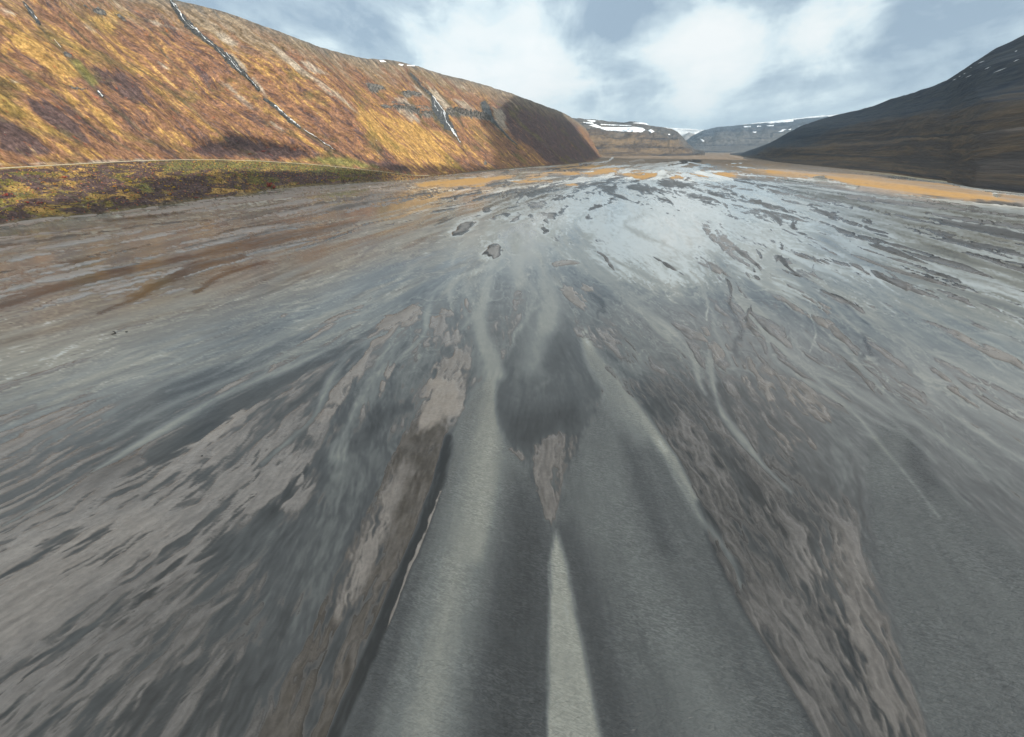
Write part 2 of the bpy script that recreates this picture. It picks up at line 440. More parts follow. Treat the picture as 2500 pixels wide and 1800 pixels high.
def water(w, pts, silt, soft=10, rag=1.0, b=-1.0, a=0.12, rip=0.0):
    apply(poly_sd, tr(w, pts), soft, dict(b=b, a=a, silt=silt, rip=rip, calm=.75), rag)
def silt(w, pts, v, soft=14, rag=1.0):
    apply(poly_sd, tr(w, pts), soft, dict(silt=v), rag)
def plume(w, pts, v, soft=14, rag=1.0, b=None):
    P = tr(w, [p[:2] for p in pts]); P = np.column_stack([P, [p[2] for p in pts]])
    vals = dict(silt=v, calm=.9 if rag <= .6 else .35)
    if b is not None: vals.update(b=b, a=0.1)
    apply(line_sd, P, soft, vals, rag, margin=120)
def sand(w, pts, dark, och=0.03, soft=6, rag=1.2, b=0.7, a=0.3):
    apply(poly_sd, tr(w, pts), soft, dict(b=b, a=a, dark=dark, och=och, calm=0.0), rag)
def bar(w, pts, dark, och=0.03, soft=5, rag=1.0, b=0.7, a=0.3):
    P = tr(w, [p[:2] for p in pts]); P = np.column_stack([P, [p[2] for p in pts]])
    apply(line_sd, P, soft, dict(b=b, a=a, dark=dark, och=och), rag, margin=120)

# --- the big near channels; rounded shading painted into the silt: pale crests, dark edges
water('E', [(600, 230), (545, 330), (500, 480), (430, 700), (340, 960), (230, 1200), (60, 1640), (20, 1720), (885, 1720), (872, 1633), (880, 1100), (893, 900), (895, 790), (850, 680), (800, 570), (740, 490), (680, 420), (665, 300), (650, 200)], .42, 9, .6, rip=1)
silt('E', [(500, 480), (430, 700), (340, 960), (230, 1200), (20, 1720), (120, 1720), (300, 1250), (420, 900), (520, 600)], .24, 30, .5)
plume('E', [(640, 150, 10), (665, 260, 16), (610, 480, 34), (560, 760, 42), (470, 1150, 40), (370, 1720, 50)], .76, 100, .5)
plume('E', [(655, 180, 8), (662, 260, 12), (650, 420, 18), (630, 600, 26), (590, 900, 20)], .76, 26, .3)
silt('E', [(760, 620), (700, 900), (620, 1300), (560, 1720), (890, 1720), (880, 1100), (880, 850), (820, 700)], .17, 60, .8)
water('E', [(1110, 250), (1050, 400), (970, 540), (925, 680), (912, 800), (960, 960), (1010, 1200), (1060, 1450), (1090, 1633), (1110, 1720), (2030, 1720), (1960, 1633), (1820, 1400), (1650, 1120), (1520, 860), (1480, 700), (1390, 520), (1250, 330), (1130, 200), (1040, 60), (1010, 40), (1040, 160)], .36, 9, .7, rip=1)
silt('E', [(1110, 260), (1020, 460), (960, 600), (1000, 760), (1100, 900), (1180, 700), (1200, 500)], .44, 40, .6)
silt('E', [(1190, 450), (1260, 620), (1380, 900), (1330, 900), (1230, 640)], .18, 34, .8)
silt('E', [(915, 800), (1000, 1150), (1060, 1400), (1110, 1720), (1220, 1720), (1130, 1300), (1020, 950), (960, 800)], .20, 40, .5)
plume('E', [(1130, 600, 20), (1250, 1000, 40), (1450, 1400, 60), (1600, 1720, 70)], .50, 70, .6)
silt('F', [(330, 900), (480, 1150), (620, 1450), (700, 1640), (900, 1640), (760, 1350), (560, 1050), (420, 850)], .22, 40, 1)
plume('E', [(1025, 20, 10), (1060, 130, 15), (1150, 240, 16), (1260, 370, 14), (1370, 520, 12), (1460, 680, 9)], .84, 12, .4)
plume('E', [(1050, 130, 22), (1130, 250, 30), (1250, 420, 26)], .60, 30, .4)
plume('F', [(60, 380, 6), (110, 500, 12), (200, 660, 8), (310, 800, 6), (350, 900, 7), (375, 970, 3)], .62, 12, .8)
water('E', [(918, 815), (893, 900), (880, 1100), (876, 1300), (880, 1720), (1105, 1720), (1075, 1560), (1030, 1330), (985, 1120), (950, 930), (930, 850)], .78, 12, 1.2, rip=1)
water('G', [(800, 430), (700, 650), (610, 800), (570, 1000), (590, 1180), (660, 1310), (780, 1370), (880, 1270), (1000, 1245), (1130, 1245), (1200, 1130), (1290, 960), (1190, 840), (1110, 620), (1050, 480), (960, 380), (880, 330)], .30, 10, .8, b=-.75, a=.2)
plume('G', [(930, 250, 16), (930, 420, 26), (880, 600, 36), (820, 800, 26)], .60, 32, .4)
silt('G', [(620, 1100), (700, 1320), (800, 1340), (1000, 1230), (1150, 1180), (1100, 1050), (900, 1080)], .10, 30, 1.2)
plume('G', [(850, 950, 3), (960, 870, 5), (1050, 740, 4), (1110, 560, 5)], .42, 9, .7)
silt('G', [(960, 560), (1080, 640), (1060, 760), (980, 840), (900, 800)], .16, 26, .8)
sand('E', [(690, 468), (790, 500), (850, 440), (1000, 420), (985, 500), (945, 590), (930, 690), (915, 800), (880, 750), (830, 640), (780, 540)], .30, .03, 12, 3.0, b=.22, a=.5)
# --- left bars
sand('0', [(600, 1850), (634, 1800), (705, 1644), (783, 1468), (860, 1297), (920, 1180), (980, 1080), (1030, 1000), (1060, 960), (1100, 1010), (1088, 1094), (1063, 1198), (1027, 1302), (978, 1425), (922, 1565), (861, 1706), (824, 1800), (800, 1850)], .62, .06, 8, 1.6, b=.35, a=.42)
sand('0', [(790, 1480), (850, 1340), (930, 1190), (990, 1120), (1010, 1140), (960, 1260), (900, 1400), (830, 1530)], .25, .06, 18, 2.2, b=.5, a=.4)
sand('G', [(150, 880), (290, 880), (330, 960), (360, 1080), (330, 1140), (200, 1180), (60, 1250), (90, 1080), (120, 980)], .03, .12, 10, 3.5, b=.5, a=.35)
sand('G', [(160, 780), (330, 700), (400, 720), (410, 830), (370, 990), (330, 1080), (330, 940), (290, 880), (170, 870)], .22, .06, 8, 1.4, b=.4, a=.4)
plume('E', [(480, 440, 8), (440, 620, 13), (370, 820, 14), (280, 1030, 16), (180, 1270, 16), (60, 1540, 16), (0, 1700, 16)], .0, 8, .8, b=-.9)
bar('E', [(455, 640, 3), (400, 790, 4), (330, 960, 5), (230, 1200, 4)], .10, .05, 3, 1.6, b=.25, a=.5)
# --- right side
water('F', [(960, 330), (925, 500), (930, 700), (965, 900), (1050, 1080), (1110, 1300), (1185, 1500), (1240, 1640), (1700, 1720), (1720, 940), (1560, 760), (1400, 620), (1240, 480), (1130, 300), (1040, 240)], .38, 24, 4.5, rip=1)
silt('F', [(1000, 330), (960, 480), (1050, 560), (1180, 520), (1160, 400), (1080, 280)], .46, 40, .8)
silt('F', [(1130, 280), (1250, 470), (1210, 560), (1120, 420)], .24, 34, 1)
sand('F', [(760, 710), (870, 720), (950, 900), (1050, 1110), (1110, 1300), (1180, 1500), (1230, 1660), (1010, 1660), (900, 1450), (830, 1250), (760, 1050), (690, 850)], .30, .03, 34, 5.0, b=.06, a=.6)
silt('F', [(350, 500), (600, 560), (800, 640), (650, 800), (480, 860), (350, 720), (250, 600)], .10, 40, 1.4)
# --- middle fans
plume('B', [(880, 800, 5), (850, 870, 7), (820, 960, 10), (800, 1080, 13), (765, 1200, 15), (785, 1350, 18), (850, 1480, 18), (900, 1600, 14)], .68, 12, .25, b=-.9)
plume('B', [(1135, 690, 8), (1070, 770, 15), (1030, 860, 18), (1045, 960, 14)], .70, 13, .25, b=-.9)
plume('B', [(1115, 750, 5), (1200, 870, 10), (1215, 960, 13), (1265, 1100, 18), (1240, 1260, 20)], .68, 16, .25, b=-.9)
plume('B', [(1540, 650, 6), (1440, 740, 9), (1490, 830, 14), (1620, 900, 13), (1720, 990, 10), (1850, 1080, 7), (1960, 1040, 4)], .74, 14, .3, b=-.8)
plume('B', [(700, 470, 8), (780, 500, 14), (850, 570, 16)], .74, 12, .7)
plume('B', [(200, 940, 4), (420, 760, 5)], .72, 7)
plume('B', [(120, 1080, 5), (280, 950, 6)], .72, 8)
silt('C', [(100, 450), (300, 400), (420, 520), (330, 640), (60, 650), (0, 560)], .95, 30, 2)  # this and the next: silt whitened to paint in the mirrored bright cloud
silt('C', [(0, 250), (300, 260), (560, 360), (400, 420), (250, 390), (0, 420)], 1.0, 25, 2)
plume('C', [(500, 960, 3), (600, 1060, 5), (720, 1160, 5), (810, 1190, 3)], .66, 5)
plume('C', [(760, 680, 14), (900, 650, 10), (960, 640, 6)], .66, 10)
sand('C', [(330, 660), (390, 640), (450, 680), (400, 730), (350, 710)], .08, .04, 3, 1, b=.5)
sand('C', [(310, 430), (420, 470), (520, 560), (600, 640), (540, 650), (440, 570), (330, 480)], .04, .05, 5, 1.4, b=.4)
sand('C', [(880, 480), (1000, 510), (1150, 570), (1100, 590), (980, 540)], .06, .05, 4, 1.4, b=.4)
sand('B', [(1260, 840), (1330, 800), (1430, 810), (1480, 830), (1380, 850), (1290, 860)], .10, .07, 4, 1.2, b=.4)
sand('B', [(640, 1080), (700, 1070), (690, 1120), (620, 1180)], .04, .08, 4, 1, b=.5)
sand('B', [(0, 1300), (120, 1200), (300, 1140), (420, 1120), (400, 1160), (250, 1270), (100, 1380), (0, 1430)], .16, .05, 5, 1.4, b=.4)
sand('B', [(1340, 1000), (1560, 980), (1640, 1010), (1590, 1070), (1460, 1100)], .16, .06, 8, 1.5, b=.3)
for pts, d in (([(740, 420), (900, 430), (870, 480), (800, 490)], .10), ([(1200, 540), (1300, 560), (1310, 640), (1260, 660), (1220, 600)], .12), ([(1480, 430), (1640, 460), (1690, 600), (1600, 560), (1500, 480)], .14), ([(1330, 640), (1560, 720), (1650, 860), (1450, 820), (1310, 700)], .26),
               ([(1740, 430), (1860, 510), (1800, 510)], .12), ([(1210, 210), (1290, 222), (1400, 330), (1370, 342), (1260, 272)], .03), ([(1400, 860), (1560, 900), (1640, 948), (1500, 948)], .3), ([(2040, 560), (2268, 640), (2268, 760), (2120, 700)], .05), ([(1900, 640), (2150, 800), (2268, 900), (2268, 960), (2050, 850)], .06)):
    sand('R', pts, d * .7, .05, 12, 3.0, b=.1, a=.7)
silt('R', [(960, 250), (1030, 190), (1100, 220), (1150, 280), (1000, 330), (900, 290)], 1.0, 16, 2.5)
silt('R', [(1090, 330), (1180, 300), (1240, 330), (1200, 400), (1110, 390)], .9, 16, 2)
for pts, v in (([(1340, 470, 2), (1420, 560, 4), (1480, 612, 3)], .68), ([(1780, 400, 3), (1950, 510, 6), (2290, 655, 7)], .72), ([(1420, 340, 4), (1480, 355, 8), (1560, 345, 5)], .74), ([(2100, 490, 4), (2290, 580, 6)], .74)):
    plume('R', pts, v, 6, 1.0, b=-.6)
for pts in ([(1290, 470, 2), (1335, 545, 6), (1320, 620, 5), (1350, 660, 3)], [(1690, 470, 3), (1750, 560, 9), (1740, 640, 5)], [(1480, 480, 3), (1640, 590, 4), (1700, 640, 2)], [(850, 445, 8), (880, 470, 9), (870, 510, 4)], [(1010, 690, 3), (1100, 790, 10), (1150, 860, 5)], [(1250, 680, 3), (1300, 800, 10), (1340, 900, 6)]):
    plume('R', pts, .10, 7, 3.5, b=-.25)
for pts, d in (([(1500, 945), (1600, 845), (1790, 745), (1890, 690), (1760, 830), (1620, 900)], .08), ([(950, 1440), (1100, 1350), (1360, 1150), (1300, 1250), (1080, 1425)], .08), ([(1330, 1092), (1400, 1040), (1390, 1080)], .02), ([(2025, 795), (2165, 738), (2140, 790), (2060, 835)], .02), ([(1390, 790), (1480, 748), (1440, 800)], .02),
               ([(1560, 1300), (1750, 1080), (1880, 950), (1830, 1080), (1640, 1330)], .10), ([(1890, 1180), (1950, 1010), (2000, 900), (1990, 1050), (1910, 1200)], .12)):
    sand('S', pts, d, .04, 5, 2.0, b=.35, a=.5)
for pts, v in (([(800, 1500, 26), (1200, 1240, 16), (1500, 1080, 13), (1750, 950, 9), (1900, 850, 4)], .10), ([(1400, 1300, 6), (1600, 1150, 10), (1800, 970, 6)], .06), ([(1800, 1450, 14), (1900, 1300, 18), (2060, 1250, 10)], .20)):
    plume('S', pts, v, 12, 3.0, b=-.35)
for pts, v in (([(1690, 1500, 14), (1830, 1200, 12), (1950, 1000, 8), (2020, 850, 4)], .60), ([(200, 1220, 8), (350, 1150, 16), (500, 1070, 18), (750, 940, 10), (1000, 890, 4)], .66), ([(330, 905, 3), (600, 790, 6), (800, 735, 7), (950, 690, 4)], .72), ([(30, 1010, 4), (300, 910, 6)], .66), ([(1450, 880, 4), (1700, 760, 7), (1980, 640, 5)], .62), ([(1560, 570, 5), (1850, 500, 10), (2060, 470, 5)], .7)):
    plume('S', pts, v, 14, 3.0, b=-.5)
# --- islands with dark rims and pale water round them
def island(w, pts, rim=5, halo=9, core=True):
    P = tr(w, pts)
    big = P
    apply(lambda x, y, p: poly_sd(x, y, p) + halo, big, 7, dict(silt=.85, b=-.5, a=.4), 2.0)
    apply(poly_sd, big, 3.0, dict(b=.5, a=.55, dark=.85, och=.03), 1.8)
    if core: apply(lambda x, y, p: poly_sd(x, y, p) - rim * .7, big, 2.0, dict(dark=.15), 1.8)
for pts in ([(570, 612), (640, 565), (680, 543), (752, 548), (720, 585), (690, 610), (640, 632), (590, 636)],
            [(790, 775), (840, 720), (885, 700), (922, 722), (912, 785), (885, 845), (845, 858), (860, 800), (830, 768)],
            [(970, 532), (1000, 500), (1045, 478), (1040, 530), (1000, 540)],
            [(1170, 482), (1310, 485), (1292, 522), (1240, 560), (1210, 540)],
            [(1165, 582), (1200, 556), (1215, 575), (1262, 605), (1222, 630), (1214, 600)],
            [(1062, 418), (1200, 392), (1238, 414), (1190, 450), (1130, 452), (1110, 430)],
            [(1248, 382), (1340, 350), (1424, 345), (1400, 367), (1290, 392)],
            [(785, 458), (830, 445), (858, 455), (832, 490), (815, 478)]):
    island('B', pts)
for pts in ([(815, 352), (900, 340), (1060, 300), (1020, 335), (890, 385)], [(1040, 345), (1160, 300), (1245, 298), (1215, 340), (1130, 366)], [(910, 452), (1020, 428), (1085, 438), (990, 462)],
            [(920, 490), (980, 478), (960, 505)], [(1480, 330), (1560, 300), (1590, 330), (1540, 360)], [(1620, 330), (1680, 300), (1720, 290), (1690, 335)], [(1890, 375), (1935, 368), (1935, 390)],
            [(2010, 270), (2060, 258), (2120, 280), (2090, 300), (2030, 292)], [(2120, 280), (2240, 285), (2200, 302), (2140, 300)]):
    island('B', pts, 3, 4, False)
for pts in ([(420, 582), (490, 525), (612, 490), (602, 512), (500, 552)], [(430, 475), (500, 440), (565, 425), (590, 455), (480, 475)], [(0, 640), (250, 590), (400, 540), (330, 590), (120, 650), (0, 690)]):
    sand('B', pts, .72, .22, 3, 1.4, b=.35, a=.4)
# --- dark streaks and bright threads on the right
for pts, d in (([(585, 290), (640, 275), (700, 300), (770, 322), (700, 332), (600, 322)], .7), ([(725, 335), (830, 368), (945, 414), (870, 402), (760, 372)], .55), ([(30, 182), (120, 163), (232, 186), (190, 196), (80, 192)], .85),
               ([(955, 366), (1060, 386), (1140, 412), (1020, 412)], .55), ([(1230, 385), (1400, 408), (1395, 432), (1280, 422)], .8), ([(1280, 475), (1370, 515), (1450, 556), (1570, 548), (1490, 575), (1400, 545)], .85),
               ([(1480, 590), (1700, 632), (1950, 672), (2290, 752), (2290, 850), (2000, 748), (1750, 690), (1560, 628)], .88), ([(1840, 458), (2290, 526), (2290, 556), (2000, 508)], .85),
               ([(1200, 290), (1330, 330), (1260, 330)], .8), ([(1600, 430), (1800, 480), (1720, 480)], .8), ([(2100, 655), (2290, 690), (2290, 710)], .85), ([(1330, 270), (1500, 300), (1420, 305)], .7), ([(1700, 340), (2000, 390), (1850, 390)], .8), ([(440, 190), (560, 165), (640, 190), (520, 215)], .5)):
    sand('C', pts, d, .06, 3, 1.3, b=.6, a=.35)
for pts, v in (([(1230, 320, 5), (1400, 425, 9), (1600, 515, 13), (1900, 595, 12), (2290, 755, 14)], .95), ([(1290, 550, 8), (1600, 620, 11), (1900, 745, 13), (2290, 895, 15)], .85), ([(1350, 790, 4), (1700, 900, 9), (2000, 985, 10), (2290, 1085, 10)], .7),
               ([(1650, 240, 3), (2290, 362, 6)], 1.), ([(540, 180, 5), (900, 200, 6), (1100, 245, 9), (1200, 300, 6)], .95), ([(1700, 560, 5), (2290, 650, 7)], .9), ([(960, 430, 5), (1300, 550, 6)], .85), ([(500, 220, 5), (800, 290, 6), (1000, 370, 6), (1300, 470, 5)], .9),
               ([(1950, 900, 5), (2150, 1010, 8), (2290, 1080, 8)], .72)):
    plume('C', pts, v, 6, .8, b=-.8)
# --- winding threads that follow the flow: silver water, dark bars
def flow_at(p):
    ph = math.atan2(p[0], p[1]); r = math.hypot(p[0], p[1])
    c = int(np.clip((ph - phi_f[0]) / (phi_f[1] - phi_f[0]), 0, NC - 1)); rr_ = int(np.clip(np.searchsorted(RR, r), 0, R_ - 1))
    return DX[rr_, c], DY[rr_, c]
def thread(px, py, length, wpx, rs):
    q0 = gnd(px, py); pts = []
    amp_, fr_, ph_ = rs.uniform(.12, .42), rs.uniform(.5, 1.1), rs.uniform(0, 6.28)
    for sgn in (-1, 1):
        p = np.array(q0, float); line = []
        n = int(length * rs.uniform(.6, 1.2) / .014)
        for i in range(n):
            r = math.hypot(*p)
            dx, dy = flow_at(p); a = amp_ * math.sin(ph_ + sgn * i * .16 * fr_) + .3 * amp_ * math.sin(2.7 * ph_ + sgn * i * .37)
            ca, sa = math.cos(a), math.sin(a)
            p = p + sgn * .014 * r * np.array([dx * ca - dy * sa, dx * sa + dy * ca])
            line.append(p.copy())
        pts = line[::-1] if sgn < 0 else pts + [np.array(q0, float)] + line
    pts = np.array(pts)[::2]
    x, y, _ = project(np.column_stack([pts, np.zeros(len(pts))]))
    t = np.linspace(-1, 1, len(x)); ww = wpx * (1 - .75 * t ** 2) * (1 + .5 * np.sin(t * rs.uniform(3, 9) + ph_))
    ok = (x > -200) & (x < 2700) & (y > 365)
    return np.column_stack([x, y, np.maximum(ww, .4)])[ok]
rs_ = np.random.default_rng(77)
def threads(n, x0, x1, y0, y1, kind, w0, w1, lo, hi, length, soft):
    for _ in range(n):
        Q = thread(rs_.uniform(x0, x1), y0 + (y1 - y0) * rs_.uniform(0, 1) ** 1.2, length, rs_.uniform(w0, w1), rs_)
        if len(Q) < 4: continue
        v = rs_.uniform(lo, hi)
        if kind == 'w': apply(line_sd, Q, soft, dict(silt=v, b=-.65, a=.15, calm=.6), .5, margin=20)
        else: apply(line_sd, Q, soft, dict(dark=v, b=.45, a=.4, och=.03), .8, margin=20)
threads(26, 1750, 2500, 440, 700, 'd', 2, 7, .55, .9, .22, 3)
threads(40, 1700, 2500, 430, 720, 'w', 1.5, 6, .85, 1.0, .32, 3)
threads(26, 1050, 1760, 395, 500, 'd', 1.5, 5, .6, .9, .16, 2)
threads(34, 1050, 1800, 390, 520, 'w', 1.2, 4, .9, 1.0, .24, 2)
threads(26, 1600, 2500, 640, 1000, 'w', 3, 9, .58, .74, .34, 8)
threads(14, 1450, 2400, 600, 900, 'd', 1.5, 4, .35, .6, .14, 3)
threads(18, 0, 950, 480, 640, 'd', 1.2, 3, .5, .8, .25, 2)
threads(22, 0, 1000, 490, 760, 'w', 1.5, 5, .4, .65, .3, 4)
threads(20, 850, 1650, 540, 760, 'w', 3, 7, .58, .78, .3, 7)
threads(16, 0, 800, 740, 1000, 'w', 3, 9, .5, .68, .34, 9)
# --- wet ochre sand far up the valley and along the right edge
for w, pts in (('B', [(310, 294), (420, 265), (700, 235), (1012, 220), (1022, 240), (850, 260), (800, 300), (560, 308), (380, 302)]), ('B', [(985, 262), (1080, 244), (1250, 250), (1288, 271), (1180, 281), (1010, 277)]),
               ('H', [(255, 914), (420, 893), (450, 906), (310, 924)]), ('H', [(365, 882), (500, 862), (690, 868), (702, 896), (400, 899)]), ('H', [(715, 882), (900, 848), (990, 868), (985, 892), (760, 907)]), ('H', [(975, 892), (1160, 868), (1315, 880), (1305, 912), (1180, 930), (1090, 907)]),
               ('H', [(1402, 912), (1470, 891), (1518, 900), (1512, 932), (1430, 930)]), ('H', [(1575, 896), (1650, 883), (1735, 915), (1700, 932), (1620, 912)]), ('H', [(1725, 892), (1830, 873), (1955, 895), (1945, 922), (1800, 917)]), ('H', [(570, 980), (640, 972), (690, 985), (620, 995)]),
               ('H', [(380, 850), (700, 810), (1100, 830), (1000, 850), (700, 860)])):
    sand(w, pts, .1, .9, 3.0, 1.6, b=.4, a=.45)
sand('N', [(-260, 80), (0, 95), (350, 140), (700, 190), (1100, 230), (1500, 280), (1900, 335), (2300, 385), (2300, 330), (1900, 280), (1500, 215), (1100, 160), (600, 100), (200, 60), (-260, 30)], .38, .42, 3, 1.2, b=.9, a=.25)
sand('N', [(-260, 90), (0, 105), (350, 150), (560, 200), (720, 240), (900, 270), (1200, 300), (1600, 345), (2000, 370), (2200, 390), (1900, 325), (1500, 275), (1100, 215), (600, 155), (300, 125), (0, 90), (-260, 70)], .0, .95, 3, 1.4, b=.6, a=.4)
water('N', [(185, 150), (200, 125), (290, 120), (300, 150), (350, 175), (200, 165)], .7, 1.5, .4)
water('N', [(1940, 315), (1980, 295), (2040, 320), (2000, 335)], .7, 1.5, .4)
water('N', [(470, 235), (540, 210), (640, 220), (600, 260)], .95, 1.5, .4)
# --- streams at the far end
for pts in ([(700, 815, 2.0), (860, 800, 2.0), (930, 790, 2.5), (960, 755, 2.5), (1000, 745, 2), (950, 738, 1.6)], [(1090, 795, 1.8), (1200, 780, 1.8)], [(1190, 850, 2.5), (1330, 820, 3.5), (1480, 796, 2.5)], [(1330, 820, 4), (1370, 880, 4.5), (1300, 930, 5)], [(1560, 800, 1.8), (1750, 835, 1.8)],
            [(780, 855, 2), (900, 835, 2.2), (1090, 825, 2)], [(960, 890, 3), (850, 925, 4), (600, 960, 5)], [(1380, 850, 3), (1560, 850, 3.5), (1640, 880, 4), (1900, 940, 5)], [(1230, 870, 2), (1330, 850, 2)], [(1700, 870, 1.8), (1830, 870, 2)]):
    plume('H', pts, 1.0, 1.5, .4, b=-.7)
# --- brown wash that mirrors the lit slope, and the grey channel under the left bank
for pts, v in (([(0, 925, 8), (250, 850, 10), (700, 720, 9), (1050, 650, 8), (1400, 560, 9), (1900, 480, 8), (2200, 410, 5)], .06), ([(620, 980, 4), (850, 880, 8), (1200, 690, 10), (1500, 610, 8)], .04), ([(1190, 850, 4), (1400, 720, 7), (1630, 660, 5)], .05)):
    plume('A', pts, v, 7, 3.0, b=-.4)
for pts, v in (([(-20, 700, 9), (150, 670, 8), (700, 570, 6), (1300, 470, 5), (1700, 380, 4)], .58), ([(-20, 640, 16), (80, 600, 10), (250, 540, 7), (700, 460, 7), (1200, 380, 6), (1600, 290, 4), (2250, 210, 3)], .5), ([(0, 480, 7), (400, 430, 6), (900, 400, 6), (1300, 350, 4)], .5)):
    plume('A', pts, v, 5, .9, b=-.5)
plume('A', [(650, 400, 3), (900, 378, 5), (1130, 352, 2)], .05, 3, .8, b=-.6)
plume('A', [(350, 660, 3), (480, 640, 6), (600, 620, 3)], .05, 3, 2, b=-.4)
for pts in ([(0, 560, 2), (400, 505, 2.5), (900, 430, 2), (1300, 395, 2)], [(1100, 540, 2), (1500, 450, 2.5), (2268, 300, 2)], [(1300, 380, 1.5), (1900, 300, 2), (2268, 270, 1.5)], [(0, 720, 2), (600, 610, 2), (1000, 540, 1.5)]):
    bar('A', pts, .75, .05, 2, 1.2, b=.2, a=.4)

# --- dry margin under the mountains and everything beyond the traced frame
h = B0 + A0 * (0.46 * N1 + 0.30 * N2 + 0.20 * N3)
# pale threads and darker lines of flow across the middle distance
thr = (sstep(55, 110, RR) * (1 - sstep(380, 600, RR)))[:, None] * (1 - .9 * CALM)
SILT = SILT + thr * (0.18 * np.exp(-(N6 / .14) ** 2) - 0.11 * np.exp(-((N6 - .30) / .12) ** 2) + 0.12 * np.exp(-(N4 / .12) ** 2))
h = h - thr * 0.22 * np.exp(-(N6 / .14) ** 2)
# braided threads of water between the far bars
braid = (sstep(260, 420, RR) * (1 - sstep(2400, 3400, RR)))[:, None] * (OCH < .6)
chan = np.maximum(np.exp(-(N4 / .20) ** 2), .9 * np.exp(-(N5 / .15) ** 2))
h = h + braid * (0.36 - 0.95 * chan)
SILT = SILT + braid * chan * (0.95 - SILT) * .8
far = sstep(2600, 5200, RR)[:, None]
h = h * (1 - far) + far * (0.8 + 0.3 * N1)
DARK = np.clip(DARK + 0.05 * N2 + 0.05 * N3 + far * 0.1, 0, 1)
SILT = np.clip(SILT + (0.05 * N2 + 0.045 * N3) * (1 - 0.4 * RIP) * (1 - .8 * CALM), 0, 1)
OCH = np.clip(OCH + 0.10 * N2 * (OCH > .3), 0, 1)
halo_ = np.exp(-((h + .16) / .13) ** 2) * sstep(120, 260, RR)[:, None] * (1 - sstep(900, 1600, RR))[:, None]
SILT = np.clip(SILT + 0.10 * halo_, 0, 1)
zs = np.where(h > 0, 0.22 * np.tanh(h * 1.6), 0.4 * np.tanh(h * 1.2))
relief = np.clip(RR / 60, 0.4, 3.0)[:, None]
sand_v = np.stack([GX, GY, zs * relief], -1).reshape(-1, 3)
faces = grid_faces(R_, C_, wrap=True)[:, ::-1]

# sand material
m_sand, g, out = material('river_sand')
pos = g.n('ShaderNodeNewGeometry', out=0)
dark, och, hh = g.attr('dark'), g.attr('och'), g.attr('h')
n_f = g.noise(pos, 1.9, 7, 0.68)
n_m = g.noise(pos, 0.22, 5, 0.6)
base = g.ramp(dark, [(0.0, (0.322, 0.280, 0.248)), (0.35, (0.186, 0.163, 0.147)), (0.7, (0.060, 0.053, 0.047)), (1.0, (0.026, 0.023, 0.021))])
ochre = g.mix(g.range(n_m, 0.35, 0.68), (0.43, 0.255, 0.095), (0.32, 0.19, 0.08))
base = g.mix(och, base, ochre)
base = g.mix(g.m('MULTIPLY', g.range(n_f, 0.38, 0.64), 0.32), base, g.scale(base, (0.52, 0.52, 0.53)))
wet = g.range(hh, 0.0, 0.20, 0.60, 1.0)      # sand at the water line is soaked and darker
base = g.n('ShaderNodeVectorMath', {0: base, 'Scale': wet}, operation='SCALE')
rough = g.m('ADD', g.range(hh, 0.0, 0.7, 0.22, 0.40), g.m('MULTIPLY', g.attr('dry'), 0.35))
bh = g.m('ADD', g.m('MULTIPLY', n_f, 0.05), g.m('MULTIPLY', g.noise(pos, 9.0, 3, 0.6), 0.012))
principled(g, out, base, rough, g.bump(bh, 0.45, 1.0), g.range(g.attr('dry'), 0.0, 1.0, 0.38, 0.05), 1.4)

ground = mesh_obj('sand_flat', sand_v, faces, m_sand, attrs={'dark': DARK, 'och': OCH, 'h': h, 'dry': np.clip(np.maximum(sstep(700, 1700, RR)[:, None] * np.ones_like(h), OCH * 1.3), 0, 1)})
tag(ground, 'grey and ochre river sand flat filling the valley floor', kind='structure')

# water material
m_wat, g, out = material('silty_water')
pos = g.n('ShaderNodeNewGeometry', out=0)
siltn, dep, rip = g.attr('silt'), g.attr('h'), g.attr('rip')
n_l = g.noise(pos, 0.35, 5, 0.6, 0.6)
sv = g.m('ADD', siltn, g.m('MULTIPLY', g.m('SUBTRACT', n_l, 0.5), 0.10))
col = g.ramp(sv, [(0.0, (0.034, 0.032, 0.030)), (0.3, (0.086, 0.084, 0.081)), (0.55, (0.168, 0.166, 0.153)), (0.8, (0.315, 0.298, 0.250)), (1.0, (0.54, 0.54, 0.51))])
shal = g.range(dep, -0.22, 0.0, 0.0, 0.75)   # the bed shows through where the water thins out
bed = g.mix(g.attr('och'), (0.13, 0.112, 0.1), (0.2, 0.11, 0.045))
col = g.mix(g.m('MULTIPLY', shal, 0.8), col, bed)
w1 = g.noise(g.scale(pos, (1.0, 1.6, 1.0)), 1.5, 3, 0.55, 0.7)
w2 = g.noise(g.scale(pos, (1.0, 1.5, 1.0)), 4.5, 2, 0.5, 0.4)
wave = g.m('ADD', g.m('MULTIPLY', w1, 0.20), g.m('MULTIPLY', w2, 0.075))
wave = g.m('MULTIPLY', wave, g.m('ADD', g.m('MULTIPLY', rip, 0.85), 0.05))
rip_shade = g.noise(g.scale(g.n('ShaderNodeVectorRotate', {'Vector': pos, 'Angle': 0.35}, rotation_type='Z_AXIS'), (0.55, 2.1, 1.0)), 2.3, 2, 0.5, 1.6)   # ripple glints and shading painted into the water colour
col = g.n('ShaderNodeVectorMath', {0: col, 'Scale': g.m('ADD', 1.0, g.m('MULTIPLY', g.m('MULTIPLY', rip, g.range(g.noise(pos, 0.09, 3, 0.6), 0.35, 0.62, 0.25, 1.0)), g.range(rip_shade, 0.38, 0.68, -0.14, 0.34)))}, operation='SCALE')
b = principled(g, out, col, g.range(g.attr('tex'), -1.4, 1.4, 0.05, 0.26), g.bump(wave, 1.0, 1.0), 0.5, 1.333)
hv = h.ravel()
keep = (hv[faces] < 0.12).any(1)
